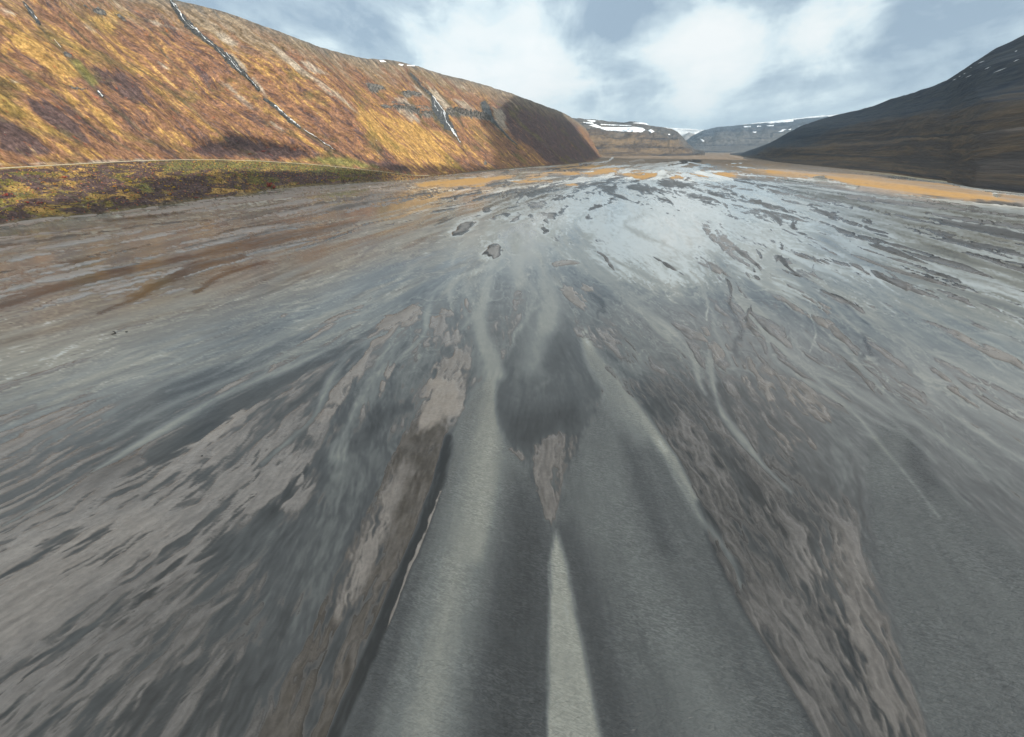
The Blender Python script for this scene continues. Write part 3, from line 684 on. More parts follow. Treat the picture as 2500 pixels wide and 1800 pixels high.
used = np.unique(faces[keep]); remap = np.full(len(hv), -1); remap[used] = np.arange(len(used))
wv = np.stack([GX.ravel()[used], GY.ravel()[used], np.zeros(len(used))], -1)
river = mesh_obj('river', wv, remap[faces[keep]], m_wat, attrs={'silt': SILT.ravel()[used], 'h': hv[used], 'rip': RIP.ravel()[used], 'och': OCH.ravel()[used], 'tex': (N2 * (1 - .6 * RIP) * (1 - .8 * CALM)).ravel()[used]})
tag(river, 'braided grey glacial river spreading in silty fans over the flat', kind='structure')

# ------------------------------------------------------------------ the left mountain
def resample(P, n_or_t):
    P = np.asarray(P, float)
    d = np.concatenate([[0], np.cumsum(np.hypot(*np.diff(P[:, :2], axis=0).T))])
    t = np.asarray(n_or_t)
    return np.stack([np.interp(t, d, P[:, k]) for k in range(P.shape[1])], -1), d

def smooth1(a, n):
    k = np.ones(n) / n
    ap = np.concatenate([np.full(n, a[0]), a, np.full(n, a[-1])])
    return np.convolve(ap, k, 'same')[n:-n]

shore_px = np.array([(0, 552), (110, 534), (220, 527), (331, 512), (500, 489), (600, 477), (668, 464), (760, 455), (850, 449), (940, 445), (1010, 439), (1060, 430),
                     (1120, 424), (1200, 417), (1300, 408), (1400, 401), (1450, 394), (1466, 387), (1475, 380)], float)
foot = np.concatenate([[(-560, -620), (-420, -260), (-352, 40)], gnd(shore_px[:, 0], shore_px[:, 1])])
_, fd = resample(foot, [0])
# columns: spacing grows with distance from the camera
ts = [0.0]
while ts[-1] < fd[-1]:
    p, _ = resample(foot, [ts[-1]])
    r = math.hypot(*p[0]); vis = p[0][1] > 150
    ts.append(ts[-1] + (max(0.9, r / 430 * 1.25) if vis else 6.0))
ts = np.array(ts)
ft, _ = resample(foot, ts)
ft[:, 0] = smooth1(ft[:, 0], 15); ft[:, 1] = smooth1(ft[:, 1], 15)
NS = len(ts)
az = np.interp(ts, [0, fd[2], fd[5], fd[10], fd[16], fd[19], fd[-1]], np.radians([-85, -72, -60, -52, -48, -36, -25]))
NXs, NYs = np.sin(az), np.cos(az)

def solve_hit(zfun, curve, dmax, n=1500):
    """distance up the slope at which each column meets a traced line of the photograph"""
    d = np.linspace(1.0, dmax, n)[None, :]
    P = np.stack([ft[:, 0:1] + NXs[:, None] * d, ft[:, 1:2] + NYs[:, None] * d, zfun(d)], -1)
    x, y, _ = project(P)
    hit = (y <= np.interp(x, curve[:, 0], curve[:, 1])) & (x > -5e4)
    i = np.where(hit.any(1), hit.argmax(1), n - 1)
    return d[0, i], hit.any(1)

road_px = np.array([(-900, 470), (-300, 434), (0, 412), (110, 406), (220, 400), (330, 394), (440, 391), (550, 391), (640, 394), (720, 399), (800, 405), (880, 414), (960, 423), (1010, 429), (1045, 431), (2500, 800)], float)
T1 = math.tan(rad(15))
DR, ok = solve_hit(lambda d: d * T1 * np.ones((NS, 1)), road_px, 160)
DR = np.where(ok, DR, np.where(ts < fd[6], 95, 5)); DR = np.clip(DR, 5, 130)
DR[ft[:, 1] < 150] = np.interp(ts[ft[:, 1] < 150], [0, fd[3]], [80, DR[ft[:, 1] >= 150][0]])
DR = smooth1(DR, 25)
ZR = DR * T1
sky_px = np.array([(-3000, -900), (-1200, -420), (-400, -190), (0, -95), (400, -8), (440, 3), (500, 16), (600, 46), (680, 76), (760, 106), (840, 131), (885, 141), (960, 148), (1030, 164), (1050, 174), (1130, 193), (1200, 212), (1262, 233), (1323, 256), (1373, 274), (1397, 288), (1435, 316), (1456, 336), (1472, 366), (2500, 372)], float)
T2 = math.tan(rad(36))
prof = lambda d: np.where(d < DR[:, None], ZR[:, None] * d / DR[:, None], ZR[:, None] + np.maximum(d - DR[:, None] - 7, 0) * T2)
LT, ok = solve_hit(prof, sky_px, 900)
LT = np.clip(np.where(ok, LT, 560), 8, 600)
LT[ft[:, 1] < 120] = np.minimum(LT[ft[:, 1] < 120], 560)
LT = np.clip(smooth1(LT, 21), 8, 620)

NB, NU = 70, 260
tb = np.linspace(0, 1, NB)
tu = np.linspace(0, 1, NU) ** 1.0
Dg = np.concatenate([DR[:, None] * tb[None, :], DR[:, None] + 6.5 + (np.maximum(LT - DR, 10) - 6.5)[:, None] * tu[None, :],
                     LT[:, None] + np.array([12., 40., 120., 400.])[None, :]], 1)
top = (Dg - DR[:, None]) / np.maximum(LT - DR, 10)[:, None]
HM = np.maximum(LT - DR - 7, 3) * T2
zz = prof(np.minimum(Dg, LT[:, None])) + np.maximum(Dg - LT[:, None], 0) * 0.03
zz = zz + 0.9 * np.sin(np.pi * np.clip(Dg / DR[:, None], 0, 1)) * np.minimum(DR[:, None] / 30, 1.5)
Sg = ts[:, None] * np.ones_like(Dg)
ND = Dg.shape[1]
P = np.stack([ft[:, 0:1] + NXs[:, None] * Dg, ft[:, 1:2] + NYs[:, None] * Dg, zz], -1)
PXm, PYm, DEPm = project(P)
up = sstep(0, 0.12, top) * (1 - 0.75 * sstep(0.93, 1.0, top))
bank = (Dg <= DR[:, None]).astype(float)
hn = np.where(bank > 0, np.sin(np.pi * np.clip(Dg / DR[:, None], 0, 1)), up)
Sk = Sg + 0.30 * Dg
rib = np.abs(fbm(Sk / 34, Dg / 260, 4, 3)) * -7.0 + fbm(Sk / 11, Dg / 70, 3, 8) * 2.4 + fbm(Sg / 90, Dg / 120, 4, 15) * 6.0
lump = fbm(Sg / 9, Dg / 9, 4, 21) * 1.3 + fbm(Sg / 28, Dg / 24, 3, 24) * 1.6
fine = fbm(Sk / 3.0, Dg / 6.0, 3, 31) * 0.8
scale_h = np.clip(HM / 120, 0.1, 1.0)[:, None]
dz = np.where(bank > 0, lump * hn * np.clip(DR / 40, .1, 1)[:, None], rib * hn * scale_h + fine * np.clip(hn, 0.2, 1))

# gullies cut into the slope, traced
GULLY = [('M', [(95, -60, 10), (150, 60, 16), (250, 220, 20), (370, 380, 26), (520, 520, 34), (660, 640, 30), (800, 750, 22), (930, 850, 24), (1100, 1000, 34), (1260, 1160, 40), (1370, 1270, 30), (1480, 1370, 20), (1600, 1480, 20), (1720, 1633, 22)], 5.0),
         ('K', [(150, 790, 8), (240, 850, 12), (330, 940, 12), (430, 1010, 12), (560, 1090, 8), (700, 1190, 8), (800, 1240, 6)], 2.5),
         ('L', [(560, 90, 18), (640, 190, 22), (740, 300, 18), (880, 420, 24), (920, 540, 60), (990, 660, 90), (1040, 720, 70), (1080, 820, 60), (1160, 900, 46), (1220, 990, 24), (1280, 1060, 14)], 5.0),
         ('L', [(1600, 520, 60), (1640, 640, 50), (1720, 760, 16), (1830, 880, 12), (1960, 1020, 10), (2100, 1150, 8)], 5.0),
         ('L', [(990, 390, 10), (1150, 570, 10), (1230, 690, 14), (1310, 810, 8)], 3.0),
         ('L', [(560, 460, 14), (680, 580, 20), (720, 690, 14)], 3.0),
         ('J', [(165, 15, 6), (215, 80, 12), (280, 170, 10), (330, 230, 6), (440, 345, 8), (560, 500, 6), (720, 685, 8), (830, 790, 5), (1000, 920, 5)], 2.6),
         ('J', [(0, 350, 5), (160, 490, 8), (330, 600, 6), (500, 740, 6), (640, 880, 5), (790, 980, 4), (920, 1050, 4)], 2.4),
         ('J', [(420, 90, 5), (490, 170, 6), (640, 300, 4)], 1.6), ('J', [(900, 420, 4), (1130, 560, 5), (1300, 700, 6), (1460, 850, 5), (1620, 990, 4)], 1.8),
         ('J', [(1060, 230, 4), (1250, 450, 5), (1400, 600, 4)], 1.4), ('O', [(60, 180, 5), (260, 240, 7), (480, 320, 8), (640, 380, 8), (880, 490, 8)], 1.4),
         ('O', [(1120, 160, 6), (1300, 250, 6)], 1.2), ('O', [(900, 390, 5), (950, 520, 8)], 1.2)]
GUL = np.zeros_like(Dg)
for w, pts, dep in GULLY:
    Q = tr(w, [p[:2] for p in pts]); Q = np.column_stack([Q, [p[2] / WIN[w][2] for p in pts]])
    sel = (PXm > Q[:, 0].min() - 25) & (PXm < Q[:, 0].max() + 25) & (PYm > Q[:, 1].min() - 25) & (PYm < Q[:, 1].max() + 25)
    sd = line_sd(PXm[sel], PYm[sel], Q)
    m = sstep(-3.0, 1.0, sd)
    GUL[sel] = np.maximum(GUL[sel], m)
    dz[sel] -= m * dep * np.clip(DEPm[sel] / 900, .35, 1.0)

def mask_poly(w, pts, soft, rag=2.0, arr=None):
    Q = tr(w, pts)
    sel = (PXm > Q[:, 0].min() - 30) & (PXm < Q[:, 0].max() + 30) & (PYm > Q[:, 1].min() - 30) & (PYm < Q[:, 1].max() + 30)
    a = arr
    sd = poly_sd(PXm[sel], PYm[sel], Q) + rag * 3.0 * fbm(Sg[sel] / 7, Dg[sel] / 30, 3, 44)
    a[sel] = np.maximum(a[sel], sstep(-soft, soft, sd))

# pale scree, bare rock, and green mats
SCREE = np.zeros_like(Dg); ROCK = np.zeros_like(Dg); GREEN = np.zeros_like(Dg); GOLD = np.zeros_like(Dg); HEATH = np.zeros_like(Dg)
for w, pts in (('J', [(1660, 665), (1720, 680), (1790, 740), (1840, 785), (1760, 750)]), ('J', [(1570, 570), (1620, 595), (1680, 650), (1640, 630)]), ('J', [(1010, 110), (1120, 150), (1300, 215), (1200, 190)]), ('J', [(560, 145), (640, 185), (690, 225), (620, 200)]),
               ('J', [(1120, 420), (1160, 440), (1210, 485), (1170, 465)]), ('J', [(1340, 630), (1400, 650), (1440, 680)]), ('J', [(0, 60), (60, 85), (110, 110), (40, 95)]), ('J', [(60, 555), (120, 575), (150, 605), (90, 590)]),
               ('K', [(190, 330), (330, 430), (480, 560), (620, 660), (760, 770), (900, 900), (820, 850), (640, 720), (480, 600), (300, 460)]), ('K', [(430, 460), (560, 530), (660, 590), (540, 560)]), ('K', [(600, 690), (680, 740), (720, 780), (650, 750)]),
               ('K', [(0, 790), (50, 820), (100, 870), (30, 850)]), ('K', [(200, 960), (290, 1020), (310, 1050), (230, 1000)]), ('M', [(950, 540), (1050, 560), (1330, 740), (1200, 740), (1000, 640)]),
               ('M', [(1100, 920), (1250, 1000), (1450, 1170), (1480, 1280), (1350, 1150)]), ('K', [(60, 620), (120, 690), (180, 780), (150, 770)]),
               ('L', [(560, 240), (700, 270), (900, 440), (1050, 560), (1060, 640), (900, 520), (740, 380)]), ('L', [(340, 470), (500, 430), (640, 560), (500, 540)]), ('L', [(400, 600), (560, 620), (720, 760), (600, 760)]),
               ('L', [(760, 230), (960, 380), (1160, 570), (1060, 560), (900, 420)]), ('L', [(1180, 470), (1300, 480), (1480, 620), (1300, 600)]), ('L', [(1700, 560), (1850, 600), (1920, 880), (1760, 800)]), ('L', [(1160, 200), (1300, 260), (1400, 350), (1250, 280)]),
               ('O', [(0, 100), (800, 85), (1250, 65), (1740, 50), (1600, 30), (1300, 50), (700, 80), (300, 90)])):
    mask_poly(w, pts, 4, 2.0, SCREE)
for w, pts in (('L', [(330, 560), (450, 560), (620, 600), (720, 620), (1080, 600), (1200, 580), (1360, 640), (1700, 680), (1720, 760), (1500, 740), (1240, 700), (1060, 680), (800, 690), (560, 650), (420, 610)]),
               ('L', [(430, 360), (560, 350), (740, 390), (720, 420), (500, 420)]), ('L', [(0, 240), (120, 260), (230, 300), (200, 340), (60, 370), (0, 340)]), ('L', [(160, 545), (320, 560), (330, 590), (200, 590)]),
               ('L', [(1540, 500), (1660, 520), (1700, 640), (1660, 720), (1600, 620)]),
               ('L', [(320, 500), (600, 540), (900, 570), (900, 590), (600, 565), (320, 520)])):
    mask_poly(w, pts, 2.0, 1.2, ROCK)
for w, pts in (('P', [(0, 1060), (700, 1040), (1500, 1050), (2177, 1120), (2177, 1180), (1500, 1170), (900, 1160), (300, 1180), (0, 1200)]), ('K', [(0, 1280), (300, 1290), (800, 1330), (1300, 1380), (900, 1370), (300, 1350), (0, 1340)]),
               ('O', [(1950, 60), (2268, 60), (2268, 150), (2000, 110)]), ('O', [(1540, 280), (1640, 300), (1700, 400), (1600, 390)]), ('O', [(130, 410), (320, 420), (340, 450), (200, 470)]), ('J', [(480, 410), (560, 430), (690, 600), (640, 620), (560, 500)]), ('K', [(430, 1260), (800, 1240), (1050, 1330), (600, 1290)])):
    mask_poly(w, pts, 6, 2.5, GREEN)
for w, pts in (('J', [(0, 700), (140, 770), (330, 870), (560, 1000), (740, 1120), (650, 1130), (420, 990), (200, 860), (0, 760)]), ('J', [(880, 50), (1000, 110), (860, 100), (780, 230), (900, 330), (1100, 500), (1130, 560), (1000, 480), (760, 220), (620, 120), (700, 90)]), ('J', [(1100, 900), (1300, 960), (1400, 1040), (1240, 1010)]),
               ('J', [(0, 260), (180, 230), (420, 380), (560, 470), (600, 560), (430, 560), (300, 420), (120, 340), (0, 330)]), ('O', [(0, 270), (150, 280), (330, 360), (400, 400), (250, 390), (80, 420), (0, 400)]), ('K', [(410, 1060), (520, 1130), (580, 1190), (480, 1150)]),
               ('L', [(0, 560), (300, 700), (700, 850), (1100, 900), (1200, 1050), (1400, 1250), (1000, 1200), (500, 1100), (0, 900)]), ('J', [(380, 990), (480, 1050), (560, 1110), (420, 1070)]), ('K', [(900, 830), (1200, 1000), (1500, 1200), (1700, 1330), (1300, 1260), (1000, 1100), (860, 950)]),
               ('J', [(1480, 160), (1600, 300), (1700, 420), (1600, 330)]), ('J', [(350, 600), (560, 690), (760, 830), (880, 980), (700, 860), (480, 700)])):
    mask_poly(w, pts, 8, 3.0, GOLD)
for w, pts in (('J', [(640, 470), (860, 520), (1000, 640), (1050, 760), (860, 700), (700, 580)]), ('J', [(200, 700), (400, 760), (560, 900), (640, 1050), (420, 960), (240, 820)]), ('J', [(0, 860), (200, 930), (400, 1080), (200, 1130), (0, 1060)]), ('O', [(0, 180), (250, 240), (560, 380), (860, 460), (880, 500), (560, 460), (200, 300), (0, 240)]),
               ('O', [(1000, 290), (1350, 280), (1420, 380), (1200, 420), (950, 400)]), ('O', [(1080, 120), (1250, 180), (1280, 250), (1150, 230)]), ('O', [(1420, 110), (1660, 130), (1680, 210), (1500, 180)]), ('O', [(1700, 290), (1900, 260), (2268, 240), (2268, 480), (1900, 460), (1700, 380)]), ('O', [(1830, 70), (1950, 80), (1930, 160), (1850, 130)]),
               ('O', [(1240, 490), (1400, 520), (1640, 500), (1500, 560), (1300, 540)]), ('P', [(600, 830), (900, 720), (1200, 800), (1700, 870), (1900, 960), (1500, 970), (1000, 1000), (500, 940), (380, 880)]), ('P', [(1350, 1200), (2177, 1180), (2177, 1330), (1600, 1300)]), ('K', [(0, 1100), (200, 1150), (430, 1230), (200, 1250), (0, 1240)]), ('K', [(950, 1270), (1150, 1280), (1330, 1350), (1100, 1340)]),  # first P outline also paints the cloud shadow patch as darker heath
               ('K', [(1880, 600), (2268, 780), (2600, 900), (2700, 1300), (2400, 1300), (2150, 1000), (2000, 800)]), ('H', [(0, 240), (300, 400), (600, 480), (860, 760), (640, 800), (420, 700), (160, 580)])):
    mask_poly(w, pts, 8, 3.0, HEATH)
# terraces of rock stand out of the slope
dz += ROCK * (1.5 + 1.5 * fbm(Sg / 5, Dg / 6, 3, 71)) * scale_h
P[..., 2] += dz
edge = np.zeros_like(Dg); edge[:, 0] = 1
P[:, 0, 2] = -1.5
mf = grid_faces(NS, ND)
alt = np.clip(top, 0, 1.2)

m_slope, g, out = material('autumn_slope')
sd = g.attr('sd', 1)
alt_n, bank_n = g.attr('alt'), g.attr('bank')
st = g.scale(sd, (1 / 26, 1 / 210, 1))
n1 = g.noise(st, 1.0, 6, 0.62, 0.35)
n2 = g.noise(g.scale(sd, (1 / 7, 1 / 45, 1)), 1.0, 6, 0.65, 0.3)
n3 = g.noise(g.scale(sd, (1 / 4.5, 1 / 9, 1)), 1.0, 5, 0.65)
n4 = g.noise(g.scale(sd, (1 / 1.3, 1 / 2.2, 1)), 1.0, 5, 0.7)
n5 = g.noise(g.scale(sd, (1 / 60, 1 / 60, 1)), 1.0, 4, 0.6)
nb = g.noise(g.scale(sd, (1 / 20, 1 / 11, 1)), 1.0, 5, 0.62, 0.6)
heath = g.mix(g.range(n4, 0.3, 0.7), (0.055, 0.036, 0.036), (0.145, 0.094, 0.082))
gold = g.mix(g.range(n4, 0.3, 0.7), (0.28, 0.158, 0.052), (0.53, 0.325, 0.11))
olive = g.mix(g.range(n4, 0.3, 0.7), (0.085, 0.078, 0.02), (0.19, 0.165, 0.045))
rust = g.mix(g.range(n4, 0.3, 0.7), (0.17, 0.088, 0.052), (0.33, 0.17, 0.09))
straw = g.mix(g.range(n4, 0.3, 0.7), (0.30, 0.235, 0.11), (0.50, 0.41, 0.24))
sel = g.m('ADD', g.m('MULTIPLY', n1, 0.36), g.m('ADD', g.m('MULTIPLY', n2, 0.36), g.m('MULTIPLY', n3, 0.28)))
sel = g.m('ADD', sel, g.m('MULTIPLY', g.attr('gold'), 0.075))
sel = g.m('SUBTRACT', sel, g.m('MULTIPLY', g.attr('heath'), 0.115))
col = g.mix(g.range(sel, 0.485, 0.565), heath, gold)
mid = g.m('MULTIPLY', g.range(sel, 0.42, 0.49), g.range(sel, 0.58, 0.50))
col = g.mix(g.m('MULTIPLY', mid, 0.8), col, rust)
col = g.mix(g.m('MULTIPLY', g.range(n5, 0.52, 0.66), 0.5), col, olive)
col = g.mix(g.m('MULTIPLY', g.range(n3, 0.60, 0.68), 0.6), col, (0.30, 0.055, 0.035))
col = g.mix(g.m('MULTIPLY', g.range(n2, 0.62, 0.72), 0.5), col, straw)
col = g.mix(g.m('MULTIPLY', g.range(n4, 0.68, 0.78), 0.45), col, (0.5, 0.44, 0.34))
# lower bank: heath patches, grass and moss without the long streaks
hb = g.m('ADD', nb, g.m('ADD', g.m('MULTIPLY', g.attr('gold'), 0.16), g.m('MULTIPLY', g.attr('heath'), -0.16)))
bcol = g.mix(g.range(hb, 0.47, 0.55), heath, g.mix(g.range(n5, 0.42, 0.6), olive, gold))
bcol = g.mix(g.m('MULTIPLY', g.range(n3, 0.62, 0.70), 0.6), bcol, (0.26, 0.06, 0.03))
bcol = g.mix(g.m('MULTIPLY', g.range(n4, 0.68, 0.78), 0.4), bcol, (0.42, 0.36, 0.28))
shore = g.attr('shore')
bcol = g.mix(g.m('MULTIPLY', shore, 0.8), bcol, g.mix(n4, (0.13, 0.095, 0.05), (0.24, 0.19, 0.12)))
col = g.mix(bank_n, col, bcol)
# scree and bare ground towards the top
tops = g.range(g.m('ADD', alt_n, g.m('MULTIPLY', g.m('SUBTRACT', n1, 0.5), 0.9)), 0.70, 0.98)
scree = g.mix(g.range(n4, 0.3, 0.7), (0.17, 0.135, 0.095), (0.36, 0.29, 0.21))
col = g.mix(g.m('MULTIPLY', tops, 0.9), col, g.mix(g.range(n2, 0.4, 0.62), scree, (0.13, 0.095, 0.062)))
crest = g.range(g.m('ADD', alt_n, g.m('MULTIPLY', g.m('SUBTRACT', n2, 0.5), 0.35)), 0.93, 1.02)
col = g.mix(g.m('MULTIPLY', crest, 0.85), col, g.mix(n4, (0.07, 0.066, 0.06), (0.2, 0.185, 0.165)))
col = g.mix(g.m('MULTIPLY', g.attr('scree'), g.range(n2, 0.32, 0.58, 0.25, 0.95)), col, g.mix(g.range(n4, 0.3, 0.7), (0.24, 0.2, 0.155), (0.46, 0.40, 0.32)))
col = g.mix(g.m('MULTIPLY', g.attr('green'), 0.8), col, g.mix(g.range(n4, 0.3, 0.7), (0.10, 0.105, 0.03), (0.24, 0.225, 0.075)))
rockc = g.mix(g.range(g.noise(g.scale(sd, (1 / 2.0, 1 / 14, 1)), 1.0, 4, 0.7), 0.42, 0.6), (0.03, 0.03, 0.032), (0.26, 0.235, 0.2))
col = g.mix(g.attr('rock'), col, rockc)
col = g.mix(g.m('MULTIPLY', g.attr('gully'), 0.6), col, g.mix(n4, (0.045, 0.044, 0.035), (0.14, 0.125, 0.07)))
n6 = g.noise(g.scale(sd, (1 / 2.8, 1 / 4.2, 1)), 1.0, 3, 0.6)
n7 = g.noise(g.scale(sd, (1 / 9, 1 / 17, 1)), 1.0, 4, 0.65)
col = g.n('ShaderNodeVectorMath', {0: col, 'Scale': g.m('MULTIPLY', g.range(n6, 0.30, 0.70, 0.60, 1.28), g.range(n7, 0.32, 0.68, 0.52, 1.10))}, operation='SCALE')
bh = g.m('ADD', g.m('MULTIPLY', n6, 1.4), g.m('MULTIPLY', n3, 2.6))
principled(g, out, col, 0.9, g.bump(bh, 0.75, 1.0), 0.12)

sdv = np.stack([Sg + 0.30 * Dg * (1 - bank) + 9 * fbm(Sg / 50, Dg / 50, 3, 61), Dg, np.zeros_like(Dg)], -1)
shore_m = (1 - sstep(2, 9, Dg + 5 * fbm(Sg / 14, Dg / 14, 3, 91))) * bank
hill = mesh_obj('mountain', P.reshape(-1, 3), mf, m_slope,
                attrs={'alt': alt, 'bank': bank, 'scree': SCREE, 'rock': ROCK, 'green': GREEN, 'gully': GUL, 'gold': GOLD, 'heath': HEATH, 'shore': shore_m}, vecs={'sd': sdv})
tag(hill, 'steep sunlit mountainside of gold grass and purple heath on the left', kind='structure')
hp = P.reshape(-1, 3)
BV_LEFT = BVHTree.FromPolygons([tuple(v) for v in hp.tolist()], mf.tolist())

EYE = Vector((0, 0, CAM_Z))
def cast(bv, px, py):
    d = Vector(ray(px, py)).normalized()
    r = bv.ray_cast(EYE, d)
    return (r[0], r[1]) if r[0] is not None else (None, None)

# gravel road on its bench
i0 = np.argmax(ft[:, 1] > -100)
ids = np.arange(i0, NS, 2)
ids = ids[ft[ids, 1] < 760]
rv = []
for k, dd in enumerate((0.4, 1.9, 3.9, 5.6)):
    wig = 0.25 * np.sin(ts[ids] / 17) + dd
    rv.append(np.stack([ft[ids, 0] + NXs[ids] * (DR[ids] + wig), ft[ids, 1] + NYs[ids] * (DR[ids] + wig), ZR[ids] + (0.55 if k in (1, 2) else 0.1)], -1))
rv = np.stack(rv, 1)
m_road = simple_mat('gravel', (0.30, 0.26, 0.18), (0.46, 0.40, 0.28), 0.8, 0.95, 0.1)
road = mesh_obj('road', rv.reshape(-1, 3), grid_faces(len(ids), 4), m_road)
tag(road, 'pale gravel road along the foot of the left mountain', kind='structure')

# ------------------------------------------------------------------ the right mountain and the far plateaus
def far_massif(name, xs, foot_y, sky, k_ridge, material_, rows=120, cols=260, terr=0.0, seed=0, amp=1.0, back=1.5, foot_range=None, profile=1.0):
    px = np.linspace(xs[0], xs[1], cols)
    fyv = np.interp(px, [p[0] for p in foot_y], [p[1] for p in foot_y])
    syv = np.interp(px, [p[0] for p in sky], [p[1] for p in sky])
    if foot_range is None:
        w = gnd(px, fyv); fr = np.hypot(w[:, 0], w[:, 1]); fz = np.zeros(cols)
        wx, wy = w[:, 0] / fr, w[:, 1] / fr
    else:
        fr = np.interp(px, [p[0] for p in foot_range], [p[1] for p in foot_range])
        d = ray(px, fyv); hh_ = np.hypot(d[:, 0], d[:, 1]); wx, wy = d[:, 0] / hh_, d[:, 1] / hh_
        fz = np.minimum(CAM_Z + d[:, 2] / hh_ * fr, 0) - 2
    kr = np.interp(px, [p[0] for p in k_ridge], [p[1] for p in k_ridge])
    rr = fr * kr
    d = ray(px, syv); hh_ = np.hypot(d[:, 0], d[:, 1])
    rz = np.maximum(CAM_Z + d[:, 2] / hh_ * rr, fz + 1)
    t = np.linspace(0, 1, rows)
    tt = np.concatenate([t, [1.03, 1.12, back]])[None, :]
    d_ = ray(px, syv); a0_ = np.arctan2(wx, wy)[:, None]; a1_ = np.arctan2(d_[:, 0], d_[:, 1])[:, None]
    AZ = a0_ + (a1_ - a0_) * np.clip(tt, 0, 1.0)
    rad_ = fr[:, None] + (rr - fr)[:, None] * tt
    th_ = np.minimum(tt, 1.0)
    lat = px[:, None] * np.ones_like(th_)
    az_ = np.arctan2(wx, wy)[:, None] * fr[:, None]
    f = th_ ** profile
    if terr:
        nst = terr * (rz - fz)[:, None] / 45.0
        u = f * nst + 0.55 * fbm(az_ / 260, th_ * 2, 3, seed + 4)
        stp = np.floor(u) + sstep(0.35, 0.85, u - np.floor(u))
        f = np.clip(f + (stp - u) / np.maximum(nst, 1) * 0.8 * np.sin(np.pi * th_), 0, 1)
    z = fz[:, None] + (rz - fz)[:, None] * f
    hgt = np.clip((rz - fz) / 120, 0.02, 1.2)[:, None]
    z = z + amp * hgt * np.sin(np.pi * np.clip(th_, 0, 1)) * (fbm(az_ / 70, rad_ / 240, 5, seed) * 10 + fbm(az_ / 16, rad_ / 60, 4, seed + 9) * 3)
    z = z + amp * hgt * (fbm(az_ / 35, rad_ / 35, 4, seed + 2) * 2.0) * sstep(0.02, 0.2, th_)
    z = z + np.maximum(tt - 1, 0) * 10
    z[:, 0] = fz - 1.5
    Pm = np.stack([np.sin(AZ) * rad_, np.cos(AZ) * rad_, z], -1)
    ny = rad_.shape[1]
    fcs = grid_faces(cols, ny)[:, ::-1]
    sdv_ = np.stack([az_ * np.ones_like(rad_), (rad_ - fr[:, None]), z], -1)
    o = mesh_obj(name, Pm.reshape(-1, 3), fcs, material_, attrs={'alt': (th_ * np.ones_like(rad_)).ravel()}, vecs={'sd': sdv_.reshape(-1, 3)})
    bv = BVHTree.FromPolygons([tuple(v) for v in Pm.reshape(-1, 3).tolist()], fcs.tolist())
    return o, bv

def massif_mat(name, low1, low2, high1, high2, rock, sc=1.0, band=0.5):
    m, g, out = material(name)
    sd = g.attr('sd', 1); alt_ = g.attr('alt')
    na = g.noise(g.scale(sd, (1 / 130 / sc, 1 / 60 / sc, 1 / 60 / sc)), 1.0, 6, 0.62, 0.5)
    nb_ = g.noise(g.scale(sd, (1 / 22 / sc, 1 / 16 / sc, 1 / 14 / sc)), 1.0, 5, 0.65)
    nc = g.noise(g.scale(sd, (1 / 320 / sc, 0, 1 / 9 / sc)), 1.0, 4, 0.6, 0.2)
    a = g.mix(g.range(g.m('ADD', g.m('MULTIPLY', na, 0.65), g.m('MULTIPLY', nb_, 0.35)), 0.42, 0.60), low1, low2)
    b_ = g.mix(g.range(nb_, 0.35, 0.65), high1, high2)
    c = g.mix(g.range(g.m('ADD', alt_, g.m('MULTIPLY', g.m('SUBTRACT', na, 0.5), 0.8)), 0.4, 0.75), a, b_)
    c = g.mix(g.m('MULTIPLY', g.m('MULTIPLY', g.range(nc, 0.54, 0.62), g.range(na, 0.35, 0.6)), band), c, rock)
    nd_ = g.noise(g.scale(sd, (1 / 5 / sc, 1 / 9 / sc, 1 / 4 / sc)), 1.0, 5, 0.7)
    c = g.mix(g.m('MULTIPLY', g.range(nd_, 0.35, 0.7), 0.5), c, g.scale(c, (1.7, 1.6, 1.5)))
    principled(g, out, c, 0.92, g.bump(g.m('ADD', g.m('ADD', nb_, g.m('MULTIPLY', nd_, 0.4)), g.m('MULTIPLY', nc, 0.6)), 0.9, 7.0 * sc), 0.1)
    return m

m_right = massif_mat('dark_heath', (0.058, 0.050, 0.046), (0.125, 0.092, 0.060), (0.034, 0.043, 0.058), (0.058, 0.065, 0.072), (0.018, 0.027, 0.044), 1.0, 0.7)  # bluish tint of shade is mixed into the upper and rock colours
right_foot = [(1780, 378), (1800, 381), (1894, 396), (2019, 409), (2175, 425), (2300, 443), (2378, 459), (2500, 473), (2700, 488), (3100, 505), (4200, 535)]
right_sky = [(1780, 377), (1812, 376), (1845, 364), (1880, 350), (1920, 326), (1960, 306), (2010, 290), (2060, 277), (2100, 268), (2140, 256), (2180, 240), (2230, 227), (2270, 212), (2310, 198), (2340, 178), (2390, 145), (2430, 120), (2470, 102), (2510, 82), (2600, 50), (2800, -20), (3400, -130), (4200, -220)]
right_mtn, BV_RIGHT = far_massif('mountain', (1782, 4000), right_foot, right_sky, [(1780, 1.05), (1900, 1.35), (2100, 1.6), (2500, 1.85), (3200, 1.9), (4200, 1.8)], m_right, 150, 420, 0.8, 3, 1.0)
tag(right_mtn, 'dark shaded mountain slope with snow streaks on the right', kind='structure')

